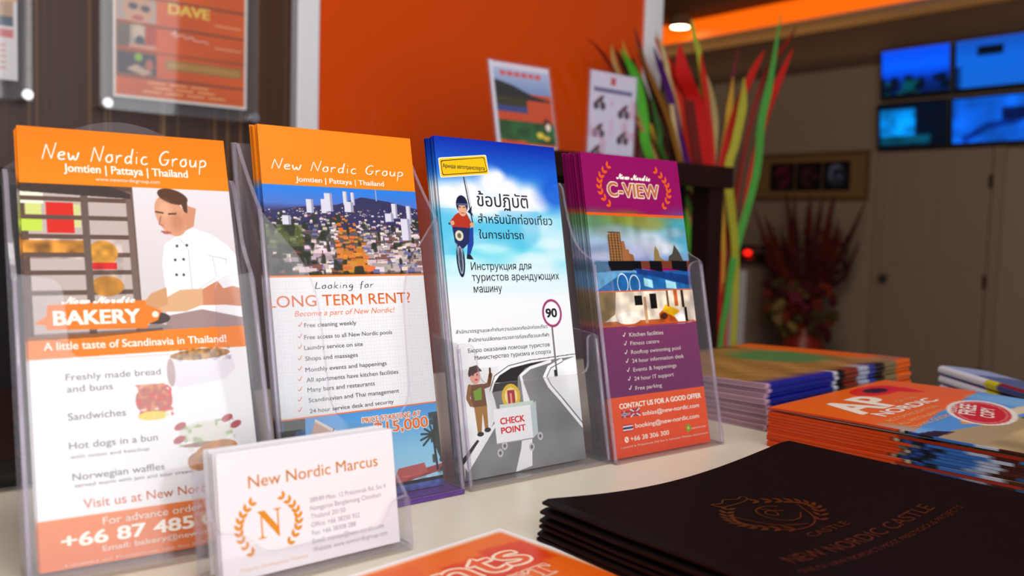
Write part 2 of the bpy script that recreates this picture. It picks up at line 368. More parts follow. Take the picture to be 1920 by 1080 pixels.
def sheet_mesh(mb, sh, fn, th, mi=0, back=(.95, .95, .95), backart=False):
    # one printed sheet: finely coloured front, plain back and edges of the same print
    c = sh.cells(); ny, nx = c.shape[:2]; xs = np.linspace(0, sh.w, nx); ys = np.linspace(0, sh.h, ny)
    vs = [fn(x, y, 0) for y in ys for x in xs]
    fs = [(j*nx+i, j*nx+i+1, (j+1)*nx+i+1, (j+1)*nx+i) for j in range(ny-1) for i in range(nx-1)]
    mb.add(vs, fs, mi, c.reshape(-1, 3))
    ring = [(i, 0) for i in range(nx)] + [(nx-1, j) for j in range(1, ny)] + [(i, ny-1) for i in range(nx-2, -1, -1)] + [(0, j) for j in range(ny-2, 0, -1)]
    n = len(ring); cc = [tuple(np.minimum(c[j, i]*.85+.02, 1)) for i, j in ring]
    vs = [fn(xs[i], ys[j], 0) for i, j in ring] + [fn(xs[i], ys[j], -th) for i, j in ring]
    mb.add(vs, [(k, (k+1) % n, n+(k+1) % n, n+k) for k in range(n)], mi, cc+cc)
    q = [(0, 0), (nx-1, 0), (nx-1, ny-1), (0, ny-1)]
    mb.add([fn(xs[i], ys[j], -th) for i, j in q], [(3, 2, 1, 0)], mi, back)
INK = {'W': (1, .97, .92), 'K': (.13, .13, .16), 'O': (.92, .45, .14), 'G': (.45, .43, .45), 'R': (.86, .16, .16)}

# ================================================================== the setting
YA, XB = 1.5, 7.0
struct(MB().box((-4, -4, -.05), (8, 9, 0)).build('floor', M['floor']))
struct(MB().box((-4, -2.4, ZC+2.09), (6.56, 9, ZC+2.2)).build('ceiling', M['ceiling']))
struct(MB().box((-2.5, YA, 0), (1.585, YA+.1, ZC+2.09)).build('wall_back', M['stripe']))
o = struct(MB().box((1.585, YA-.012, 0), (1.6245, YA+.112, ZC+2.09)).build('trim_1', M['white'], bevel=.003))
mb = MB().box((XB, -3, 0), (XB+.1, 9, ZC+2.3)); struct(mb.build('wall_right', M['wall_beige']))
struct(MB().box((XB-.012, -3, ZC+1.56), (XB, 9, ZC+1.9)).build('trim_2', M['wall_dark']))  # dark colour stands in for the shadow on the wall top
struct(MB().box((6.56, -3, ZC+1.9), (XB, 9, ZC+2.2)).build('trim_3', M['soffit']))
o = MB().box((6.54, -3, ZC+1.915), (6.56, 9, ZC+2.085)).build('light_strip', M['orange_led'])
tag(o, 'glowing orange cove light strip running along the ceiling edge', 'light strip')
struct(MB().box((XB-.02, -3, 0), (XB, 3.02, .1)).box((XB-.02, 3.98, 0), (XB, 9, .1)).build('baseboard_right', M['white']))
# door in the far wall
d = struct(MB().box((XB-.045, 3.06, .005), (XB-.004, 3.89, 2.0)).build('door_1', M['door'], bevel=.004))
mb = MB()
for z0, z1 in ((.2, .9), (1.1, 1.85)):
    for y0, y1 in ((3.16, 3.44), (3.51, 3.79)):
        mb.box((XB-.051, y0, z0), (XB-.044, y1, z1)); 
mb.build('door_panel', M['door'], d, bevel=.006)
MB().tube([(XB-.045, 3.835, .985), (XB-.08, 3.835, .985)], [.018, .012], k=12).ball((XB-.10, 3.835, .985), .032, n=8).build('door_knob', M['black'], d, smooth=True)
mb = MB()
for z in (.3, 1.0, 1.75): mb.box((XB-.056, 3.045, z-.05), (XB-.04, 3.07, z+.05))
mb.build('hinge', M['dark'], d)
struct(MB().box((XB-.03, 2.98, 0), (XB, 3.055, 2.05)).box((XB-.03, 3.895, 0), (XB, 3.97, 2.05)).box((XB-.03, 2.98, 2.01), (XB, 3.97, 2.08)).build('trim_4', M['door'], bevel=.004))

# ceiling downlight
t = empty('downlight', (6.36, 5.62, ZC+2.09), 'round ceiling downlight shining beside the orange light strip', 'lamp')
MB().lathe([(.10, 0), (.10, -.10), (.085, -.10), (.085, -.085)], k=28).build('housing', M['ceiling'], t, smooth=False)
MB().lathe([(.001, -.086), (.082, -.088), (.082, -.094), (.001, -.104)], k=28).build('lamp_lens', M['lamp'], t, smooth=True)

# four monitors on the far wall
def monitor(y0, y1, z0, z1, label, art):
    t = empty('monitor', (XB-.02, (y0+y1)/2, (z0+z1)/2), label, 'monitor', 'security monitors on the far wall', (0, R(-6), 0))
    hw, hh = (y0-y1)/2, (z1-z0)/2
    MB().box((-.085, -hw, -hh), (-.035, hw, hh)).build('casing', M['black'], t, bevel=.006)
    MB().box((-.036, -.12, -.1), (.02, .12, .1)).build('wall_bracket', M['black'], t)
    sh = Sheet(hw*2000-40, hh*2000-46, 12); art(sh); mb = MB()
    fn = lambda x, y, q: (-.0855-q, hw-.02-x/1000, -hh+.026+y/1000)
    sheet_mesh(mb, sh, fn, .0004, back=(0, 0, 0)); mb.build('screen', M['screen'], t, ink=True)
def s_land(s):
    s.grad(0, 0, s.w, s.h, [(0, (0, .08, .25)), (.3, (.0, .15, .5)), (.42, (0, .25, .8)), (.6, (.0, .34, .93)), (1, (.02, .27, .86))])
    s.noise(0, 0, s.w, s.h*.42, 55, .95, 3, (0, .04, .12), .5); s.noise(0, 0, s.w*.6, s.h*.3, 50, .8, 5, (.0, .3, .3), .62)
def s_ward(s):
    s.grad(0, 0, s.w, s.h, [(0, (.05, .36, .76)), (.6, (.04, .36, .8)), (1, (.05, .28, .66))]); s.rect(160, s.h-120, 340, s.h-55, (0, .02, .05)); s.rect(0, 0, 40, 160, (.0, .16, .4))
def s_lobby(s):
    s.rect(0, 0, s.w, s.h, (0, .03, .1)); s.rect(20, 80, 300, s.h-40, (.0, .5, .85)); s.rect(20, 20, 420, 80, (.0, .22, .3)); s.noise(0, 0, s.w, s.h, 60, .6, 4)
def s_yard(s):
    s.rect(0, 0, s.w, s.h, (.02, .34, .8)); s.poly([(100, 0), (260, 90), (500, 130), (500, 170), (250, 140), (60, 40)], (.0, .16, .5)); s.rect(360, 150, s.w, 240, (.0, .06, .25)); s.noise(0, 0, s.w, s.h, 70, .5, 8)
monitor(3.955, 3.372, ZC+1.262, ZC+1.655, 'upper left wall monitor showing a bright blue sky over dark trees', s_land)
monitor(3.362, 2.76, ZC+1.262, ZC+1.655, 'upper right wall monitor showing pale blue view with a dark bar', s_ward)
monitor(3.955, 3.372, ZC+.855, ZC+1.225, 'lower left wall monitor showing a light blue window in darkness', s_lobby)
monitor(3.362, 2.76, ZC+.855, ZC+1.225, 'lower right wall monitor showing blue shapes with a dark block', s_yard)

# framed picture on the far wall
t = empty('picture_frame', (XB, 4.62, ZC+.655), 'wide brown framed picture with three dark flower prints above the flowers', 'picture')
mb = MB(); W2, H2 = .575, .21
for a, b in (((-.03, -W2, -H2), (-.005, W2, -H2+.035)), ((-.03, -W2, H2-.035), (-.005, W2, H2)), ((-.03, -W2, -H2+.035), (-.005, -W2+.035, H2-.035)), ((-.03, W2-.035, -H2+.035), (-.005, W2, H2-.035))): mb.box(a, b)
mb.build('frame', M['framewood'], t, bevel=.004)
MB().box((-.016, -W2+.03, -H2+.03), (-.006, W2-.03, H2-.03)).build('mat_board', mat('ochre_mat_board', '7a5c34', .7, .2, noise=.1), t)
for k, (yc, c) in enumerate(((.27, (.30, .08, .14)), (0, (.2, .1, .1)), (-.27, (.25, .28, .36)))):
    sh = Sheet(260, 250, 10, bg=(.08, .05, .06)); sh.ell(130, 130, 90, 90, c); sh.noise(0, 0, 260, 250, 40, 1.2, 20+k)
    mb = MB(); sheet_mesh(mb, sh, lambda x, y, q: (-.0165-q, yc+.13-x/1000, -.125+y/1000), .0005); mb.build('print', M['poster'], t, ink=True)

# small cabinet with an alarm device, left of the flowers
t = empty('cabinet', (XB-.2, 5.12, 0), 'narrow pale grey cabinet with a dark handle standing against the far wall', 'cabinet')
MB().box((-.16, -.2, .04), (.19, .2, 1.02)).build('body', M['door'], t, bevel=.006)
MB().box((-.18, -.22, 1.02), (.19, .22, 1.05)).build('top_board', M['wall_dark'], t, bevel=.004)
MB().box((-.175, -.15, .08), (-.16, .18, .98)).build('door', M['white'], t, bevel=.003)
MB().box((-.205, .03, .70), (-.175, .07, .86)).build('handle', M['black'], t, bevel=.005)
t = empty('telephone', (XB-.22, 5.05, 1.05), 'dark desk telephone with a glowing red light on the grey cabinet', 'telephone')
MB().prism([(-.11, 0), (.11, 0), (.11, .09), (.02, .09), (-.11, .03)], lambda a, b, q: (a, q, b), -.15, .15).build('body', M['black'], t, bevel=.006)
MB().tube([(.06, -.13, .12), (.03, -.09, .135), (.03, .09, .135), (.06, .13, .12)], [.028, .02, .02, .028], k=10).build('handset', M['black'], t, smooth=True)
MB().ball((-.06, -.02, .085), .034, n=8, sc=(.7, 1.2, .7)).build('light', M['red_led'], t, smooth=True)

# flower arrangement on the floor by the far wall
t = empty('flower_arrangement', (XB-.38, 4.35, 0), 'big dim flower arrangement with tall dark red sprays in a red vase by the door', 'flowers')
MB().lathe([(.10, 0), (.17, .05), (.21, .25), (.16, .42), (.11, .5), (.13, .54), (.11, .54)], k=24).build('vase', M['terracotta'], t, smooth=True)
rr = random.Random(4)
redm = [mat('dark_red_spray', '5a160f', .7, .2, noise=.4), mat('maroon_spray', '43130f', .7, .2, noise=.4)]
for k in range(26):
    a = rr.uniform(-.42, .42); e2 = rr.uniform(1.25, 1.68); x2 = rr.uniform(-.2, .2); mb = MB()
    P = [Vector((0, 0, .5)), Vector((x2*.3, a*.3, .8)), Vector((x2*.8, a*.8, e2-.3)), Vector((x2, a*1.1, e2))]
    mb.tube(P, [.006, .02, .026, .006], k=6)
    for q in range(9):
        f = .45+q*.06; p = P[1].lerp(P[3], f-.3); mb.ball(p+Vector((rr.uniform(-.05, .05), rr.uniform(-.05, .05), 0)), .022, n=3, jit=.3)
    mb.build('flower_spray', redm[k % 2], t)
cols = [('pink_blossom', '7a2a3a'), ('maroon_blossom', '4c121c'), ('cream_blossom', '8f7442'), ('olive_leaf', '4a4020'), ('rust_blossom', '7a2a14')]
cm = [mat(n, c, .7, .2, noise=.3) for n, c in cols]
for k in range(60):
    th = rr.uniform(0, 6.28); rad = rr.uniform(.08, .36); z = .62+rr.uniform(-.18, .34)*(1-rad*.6); y = rad*math.cos(th); x = -abs(rad*math.sin(th))*.6
    kind = rr.choice([0, 0, 1, 1, 2, 3, 4]) if y < 0 else rr.choice([1, 2, 2, 3, 4, 3]); mb = MB()
    for q in range(6): mb.ball((x+rr.uniform(-.03, .03), y+rr.uniform(-.035, .035), z+rr.uniform(-.03, .03)), .03, n=4, jit=.25)
    mb.build('blossom' if kind != 3 else 'leaf', cm[kind], t)

# ================================================================== partition wall: orange glass panel, posters
t = empty('wall_panel', (.95, YA, 0), 'large glossy orange glass panel in a white frame on the partition wall', 'wall panel')
MB().box((-.222, -.022, .75), (.6, -.006, ZC+1.6)).build('glass', M['orange_glass'], t)
mb = MB().box((-.262, -.03, .72), (-.2205, -.001, ZC+1.63)).box((-.262, -.03, .68), (.635, -.001, .75)).box((-.262, -.03, ZC+1.6), (.635, -.001, ZC+1.66)).box((.598, -.03, .72), (.635, -.001, ZC+1.63))
mb.build('frame', M['white'], t, bevel=.003)

def wall_poster(name, x0, x1, z0, z1, label, art, px0, px1, pz0, pz1):
    t = empty(name, ((x0+x1)/2, YA, z0), label, 'poster', 'acrylic poster frames on the striped wall')
    cx = (x0+x1)/2
    MB().box((x0-cx, -.036, 0), (x1-cx, -.032, z1-z0)).build('front_sheet', [M['acrylic']], t)
    MB().box((x0-cx, -.029, 0), (x1-cx, -.025, z1-z0)).build('back_sheet', [M['acrylic']], t)
    sh = Sheet((px1-px0)*1000, (pz1-pz0)*1000, 2.0); art(sh); mb = MB()
    fn = lambda x, y, q: (px0-cx+x/1000, -.0305-q, pz0-z0+y/1000)
    sheet_mesh(mb, sh, fn, .0005); art(sh, mb, fn); mb.build('poster_sheet', M['poster'], t, ink=True)
    for x in (x0-cx+.008, x1-cx-.008):
        for z in (.008, z1-z0-.008):
            MB().tube([(x, -.0005, z), (x, -.037, z), (x, -.043, z)], [.006, .006, .0075], k=14).build('standoff_bolt', M['chrome'], t, smooth=False)
def a_team(s, mb=None, fn=None):
    w2, h2 = s.w, s.h
    if mb is None:
        s.rect(0, 0, w2, h2, (.93, .93, .93)); s.rect(5, 5, w2-5, h2-5, (.86, .36, .06)); r = random.Random(3)
        for k in range(5):
            y = 37+k*40.5; s.rect(5, y-5, w2-5, y-2.4, (.45, .25, .18)); s.rect(6, y, 64, y+34, (.72, .66, .62))
            if k == 2: s.ell(37, y+17, 22, 20, (.82, .62, .5)); s.ell(30, y+22, 7, 5, (.2, .2, .3)); s.ell(48, y+20, 7, 5, (.2, .2, .3)); s.ell(37, y+5, 9, 4, (.75, .3, .3))
            elif k == 1: s.rect(6, y, 26, y+34, (.42, .36, .3)); s.ell(38, y+24, 8, 12, (.85, .75, .65)); s.ell(40, y+10, 7, 9, (.2, .24, .3)); s.rect(48, y+6, 64, y+34, (.75, .25, .12)); s.rect(24, y, 64, y+6, (.86, .6, .5))
            else: s.rect(6, y, 64, y+34, (.25, .2, .26)); s.ell(38, y+27, 6, 6, (.55, .75, .2)); s.ell(54, y+16, 6, 9, (.75, .4, .3)); s.poly([(34, y+16), (60, y+4), (44, y), (20, y+8)], (.8, .68, .6))
        s.rect(78, 50, 200, 66, (.62, .45, .25)); s.rect(81, 53, 197, 63, (.74, .56, .26))
        s.noise(5, 5, w2-5, h2-5, 40, .12, 2)
    else:
        text(mb, fn, 'B', 'DAVE', 83, 137, 64, 16, (.95, .82, .35), d=.0002)
        mb.add(*[(lambda q: ([fn(86+a*20, 98+b2*13, .0002) for a, b2 in q[0]], q[1]))(ribbons([[(0, .5), (.5, 1.2), (.2, .1), (.9, .8), (1.2, .2), (1.6, .7), (1.9, .1), (2.6, .3), (3, 0)]], .14))][0], 0, (.93, .72, .68))
        for k, (y, x0, n) in enumerate(((25, 50, 3), (18, 60, 3), (11, 44, 4))):
            for q in range(n): mb.add([fn(x0+q*34, y, .0002), fn(x0+q*34+28, y, .0002), fn(x0+q*34+28, y+3, .0002), fn(x0+q*34, y+3, .0002)], [(0, 1, 2, 3)], 0, (.95, .66, .42))
        for y in (128, 92): mb.add([fn(156, y, .0002), fn(200, y, .0002), fn(200, y+3, .0002), fn(156, y+3, .0002)], [(0, 1, 2, 3)], 0, (.93, .6, .42))
def a_left(s, mb=None, fn=None):
    if mb is None:
        s.rect(0, 0, s.w, s.h, (.9, .88, .88)); s.rect(10, 90, s.w-6, 200, (.75, .62, .52)); s.rect(10, 130, s.w-6, 142, (.3, .28, .3)); s.ell(s.w-30, 118, 34, 10, (.85, .7, .55)); s.rect(10, 76, s.w-6, 90, (.35, .4, .45)); s.rect(10, 60, s.w-6, 72, (.85, .5, .5))
        for y in range(16, 56, 8): s.rect(14, y, s.w-16, y+3, (.88, .66, .62))
wall_poster('poster', .3685, .6155, ZC+.318, ZC+.66, 'orange staff poster with photo rows behind clear acrylic on the striped wall', a_team, .387, .597, ZC+.338, ZC+.635)
wall_poster('poster', .03, .2765, ZC+.318, ZC+.66, 'pale poster behind clear acrylic at the left picture edge', a_left, .049, .258, ZC+.345, ZC+.64)

# ================================================================== counter
t = empty('reception_counter', (.3, .4, 0), 'long reception counter with a beige stone top carrying leaflets and folders', 'counter')
MB().box((-1.5, -.48, ZC-.04), (.645, .40, ZC)).build('worktop', M['counter'], t, bevel=.004)
MB().box((-1.45, -.40, .0), (.60, .36, ZC-.04)).build('cabinet_base', M['dark'], t)

# black box-shaped device at the left end of the counter, behind the leaflets
t = empty('desktop_device', (-.09, .70, ZC), 'black boxy desktop device behind the leftmost leaflet holder', 'device')
MB().box((-.26, -.125, 0), (.26, .095, .185)).build('casing', M['black'], t, bevel=.01)
MB().box((-.25, -.13, .02), (.25, -.124, .06)).build('front_slot', M['dark'], t)
MB().tube([(.158, -.124, .172), (.158, -.134, .172)], [.006, .006], k=12).build('button', M['chrome'], t)  # chrome stud added in place of a bright reflection on the casing

# dark wood display ledge behind the counter's far end
t = empty('display_table', (1.095, 1.135, 0), 'tall dark wood display table behind the counter carrying two small signs', 'table')
MB().box((-.262, -.075, ZC+.238), (.271, .075, ZC+.2785)).build('table_top', M['dark'], t, bevel=.003)
for x in (-.25, .215):
    for y in (-.065, .025): MB().box((x, y, 0), (x+.04, y+.04, ZC+.238)).build('leg', M['dark'], t)
MB().box((-.25, .045, .0), (.262, .060, ZC+.238)).build('shade_board', M['dark'], t)  # dark sheet added to fill in the shade below the table top

def sign_stand(x, w2, h2, lean, yaw, label, art):
    t = empty('sign_stand', (x, 1.12, ZC+.2785), label, 'sign', 'small acrylic signs on the dark display table', (0, 0, yaw))
    lb = lambda px, q, z: (px, z*math.tan(lean)-q, z)
    MB().box((0, -.02, 0), (w2, .045, .003)).build('foot', M['acrylic'], t)
    MB().prism([(0, 0), (w2, 0), (w2, h2), (0, h2)], lambda a, b2, q: lb(a, q, b2+.003), .0015, .0035, 0, 1).build('front_sheet', [M['acrylic'], M['rim']], t)
    MB().prism([(0, 0), (w2, 0), (w2, h2), (0, h2)], lambda a, b2, q: lb(a, q, b2+.003), -.0035, -.0015, 0, 1).build('back_sheet', [M['acrylic'], M['rim']], t)
    sh = Sheet(w2*1000-4, h2*1000-4, 1.2); art(sh); mb = MB()
    sheet_mesh(mb, sh, lambda a, b2, q: lb(a/1000+.002, q, b2/1000+.005), .0004); mb.build('printed_card', M['poster'], t, ink=True)
def a_golf(s):
    w2, h2 = s.w, s.h; s.rect(0, 0, w2, h2, (.88, .86, .92)); s.rect(8, 4, w2-2, h2-10, (.82, .3, .12)); s.grad(8, h2-48, w2-2, h2-10, [(0, (.5, .6, .8)), (1, (.72, .76, .88))])
    s.poly([(8, h2-30), (40, h2-36), (80, h2-50), (w2-2, h2-56), (w2-2, h2-58), (8, h2-60)], (.1, .12, .12)); s.rect(8, h2-72, 68, h2-56, (.22, .2, .08)); s.rect(8, h2-80, 68, h2-70, (.2, .28, .52)); s.rect(8, h2-2, w2, h2, (.8, .3, .25))
    s.rect(8, 8, w2-2, 42, (.12, .34, .14)); s.rect(8, 0, 60, 10, (.84, .3, .14)); s.noise(8, 8, w2-2, 42, 12, .5, 4); s.ell(104, 40, 8, 10, (.4, .16, .1)); s.ell(106, 36, 5, 6, (.98, .94, .85)); s.ell(88, 22, 7, 5, (.95, .85, .25)); s.ell(100, 18, 7, 4, (.9, .75, .3))
    for x in range(20, 92, 14): s.rect(x, h2-22, x+11, h2-15, (.85, .35, .35))
def a_bike(s):
    w2, h2 = s.w, s.h; s.rect(0, 0, w2, h2, (.87, .84, .92)); s.rect(50, h2-20, 62, h2-8, (.8, .3, .35)); s.rect(10, h2-34, w2-10, h2-27, (.45, .42, .58))
    for x, y in ((24, 88), (84, 78), (24, 42), (84, 34), (20, 6)):
        s.ell(x-7, y-6, 7, 7, (.3, .26, .32)); s.ell(x+9, y-6, 7, 7, (.34, .26, .32)); s.poly([(x-10, y), (x+6, y-2), (x+12, y+12), (x+2, y+10)], (.4, .26, .3))
    s.noise(0, 0, w2, h2-40, 18, .6, 6, (.85, .65, .75), .62)
sign_stand(.857, .124, .139, R(13), R(-2), 'small slanted sign with red, green and blue picture against the orange panel', a_golf)
sign_stand(1.046, .118, .143, R(-1), R(2), 'small white upright sign with little dark pictures left of the reeds', a_bike)

TXT1=[
('New Nordic Group', 10.3, 195.4, 79.7, 8.5, 'W', 'h'),
('Jomtien | Pattaya | Thailand', 19.9, 189.4, 59.6, 4.3, 'W', 'b'),
('www.newnordicgroup.com', 34.2, 185.2, 30.8, 2.0, 'W', 'r'),
('A little taste of Scandinavia in Thailand!', 6.5, 99.2, 84.2, 3.8, 'W', 'b'),
('BAKERY', 11.4, 111.2, 38.1, 6.9, 'W', 'B'),
('New Nordic', 15.3, 121.4, 32.6, 3.7, 'W', 's'),
('Freshly made bread', 14.8, 84.4, 42.3, 3.2, 'G', 'r'),
('and buns', 15.0, 78.8, 19.8, 3.2, 'G', 'r'),
('Sandwiches', 14.7, 65.7, 25.0, 3.4, 'G', 'r'),
('Hot dogs in a bun', 14.4, 52.4, 38.7, 3.3, 'G', 'r'),
('with onion and ketchup', 14.6, 48.1, 34.3, 1.6, 'G', 'r'),
('Norwegian waffles', 15.0, 38.2, 40.1, 3.2, 'G', 'r'),
('served warm with jam and sour cream', 15.7, 35.0, 52.2, 1.7, 'G', 'r'),
('Visit us at New Nordic Bakery', 18.8, 25.1, 78.6, 4.2, 'O', 'r'),
('For advance order call:', 26.4, 16.8, 54.7, 3.3, 'W', 'r'),
('+66 87 485 012', 9.1, 9.2, 79.7, 5.7, 'W', 'B'),
('Email: bakery@new-nordic.com', 25.6, 5.2, 67.3, 2.4, 'W', 'r'),
('Located on Pratumnak Hill Soi 5, Pattaya', 10.0, 1.0, 71.2, 1.1, 'W', 'r')]
TXT2=[
('New Nordic Group', 6.2, 188.9, 86.7, 6.0, 'W', 'h'),
('Jomtien | Pattaya | Thailand', 20.6, 182.4, 57.7, 3.0, 'W', 'b'),
('Looking for', 26.7, 120.7, 38.0, 3.9, 'K', 'h'),
('LONG TERM RENT?', -2.0, 111.0, 91.3, 6.4, 'O', 'r'),
('Become a part of New Nordic!', 12.8, 105.6, 64.7, 3.1, 'O', 'i'),
('Free cleaning weekly', 18.1, 99.3, 32.7, 2.4, 'K', 'r'),
('v', 14.3, 99.7, 2.6, 2.6, 'O', 'v'),
('Free access to all New Nordic pools', 17.5, 92.6, 56.7, 2.4, 'K', 'r'),
('v', 13.7, 93.4, 2.6, 2.6, 'O', 'v'),
('Laundry service on site', 16.9, 86.8, 36.9, 2.4, 'K', 'r'),
('v', 13.2, 87.5, 2.6, 2.6, 'O', 'v'),
('Shops and massages', 17.0, 80.8, 32.9, 2.4, 'K', 'r'),
('v', 12.6, 81.3, 2.6, 2.6, 'O', 'v'),
('Monthly events and happenings', 16.5, 74.6, 52.0, 2.4, 'K', 'r'),
('v', 12.1, 75.6, 2.6, 2.6, 'O', 'v'),
('All apartments have kitchen facilities', 16.6, 69.0, 59.3, 2.4, 'K', 'r'),
('v', 11.6, 69.9, 2.6, 2.6, 'O', 'v'),
('Many bars and restaurants', 16.7, 63.5, 42.6, 2.4, 'K', 'r'),
('v', 11.1, 64.3, 2.6, 2.6, 'O', 'v'),
('Scandinavian and Thai management', 16.9, 57.8, 58.3, 2.4, 'K', 'r'),
('v', 10.5, 58.8, 2.6, 2.6, 'O', 'v'),
('24 hour service desk and security', 17.0, 51.9, 53.8, 2.3, 'K', 'r'),
('v', 10.0, 53.2, 2.6, 2.6, 'O', 'v'),
('PRICE STARTING AT', 48.9, 42.8, 39.6, 2.9, 'OW', 'b'),
('฿15,000', 56.7, 35.7, 36.5, 6.2, 'OW', 'b')]
TXT3=[
('Аренда автотранспорта', 4.9, 196.2, 33.3, 2.5, 'K', 'b'),
('ข้อปฏิบัติ', 29.4, 172.2, 42.9, 7.5, 'K', 't'),
('สำหรับนักท่องเที่ยว', 28.7, 161.0, 63.9, 5.0, 'K', 't'),
('ในการเช่ารถ', 28.4, 150.9, 37.3, 4.5, 'K', 't'),
('Инструкция для', 19.6, 130.3, 50.2, 4.9, 'K', 'r'),
('туристов арендующих', 19.6, 123.2, 74.2, 4.9, 'K', 'r'),
('машину', 20.1, 115.8, 22.8, 4.9, 'K', 'r'),
('สำนักมาตรฐานและกำกับความปลอดภัยนักท่องเที่ยว', 3.2, 90.4, 75.5, 1.9, 'K', 't'),
('สำนักงานปลัดกระทรวงการท่องเที่ยวและกีฬา', 12.0, 84.7, 67.2, 2.0, 'K', 't'),
('Бюро оказания помощи туристов', 11.2, 78.0, 67.9, 2.5, 'K', 'r'),
('Министерство туризма и спорта', 15.7, 73.2, 63.6, 2.6, 'K', 'r'),
('90', 78.7, 97.5, 9.5, 5.9, 'K', 'B'),
('CHECK', 31.3, 31.0, 19.8, 4.0, 'R', 'B'),
('POINT', 31.3, 25.1, 20.0, 3.9, 'R', 'B')]
TXT4=[
('New Nordic', 33.6, 199.3, 35.4, 4.5, 'W', 's'),
('C-VIEW', 23.4, 186.1, 53.5, 10.5, 'CV', 'B'),
('Kitchen facilities', 28.5, 83.6, 35.5, 2.9, 'W', 'r'),
('v', 21.9, 83.7, 3, 3.2, 'W', 'v'),
('Fitness centre', 28.7, 77.5, 30.0, 2.8, 'W', 'r'),
('v', 22.2, 77.5, 3, 3.2, 'W', 'v'),
('Rooftop swimming pool', 28.4, 71.2, 52.4, 2.8, 'W', 'r'),
('v', 21.9, 71.2, 3, 3.2, 'W', 'v'),
('24 hour information desk', 28.5, 64.9, 54.8, 2.8, 'W', 'r'),
('v', 22.0, 65.1, 3, 3.2, 'W', 'v'),
('Events & happenings', 28.7, 58.6, 45.3, 2.8, 'W', 'r'),
('v', 22.1, 58.7, 3, 3.2, 'W', 'v'),
('24 hour IT support', 28.7, 52.2, 41.3, 2.8, 'W', 'r'),
('v', 22.2, 52.4, 3, 3.2, 'W', 'v'),
('Free parking', 28.7, 45.4, 27.3, 2.8, 'W', 'r'),
('v', 22.2, 45.9, 3, 3.2, 'W', 'v'),
('CONTACT US FOR A GOOD OFFER', 11.0, 33.8, 86.0, 3.5, 'W', 'B'),
('tobias@new-nordic.com', 32.6, 27.0, 61.1, 3.1, 'W', 'b'),
('booking@new-nordic.com', 24.4, 19.2, 67.9, 3.1, 'W', 'b'),
('+66 38 306 300', 18.4, 10.6, 39.3, 3.2, 'W', 'b'),
('Located in Pratumnak Hill Soi 4, between Pattaya and Jomtien', 8.1, 6.5, 92.2, 1.4, 'W', 'r'),
('newnordic', 82.5, 11.6, 16.0, 1.5, 'W', 'r')]
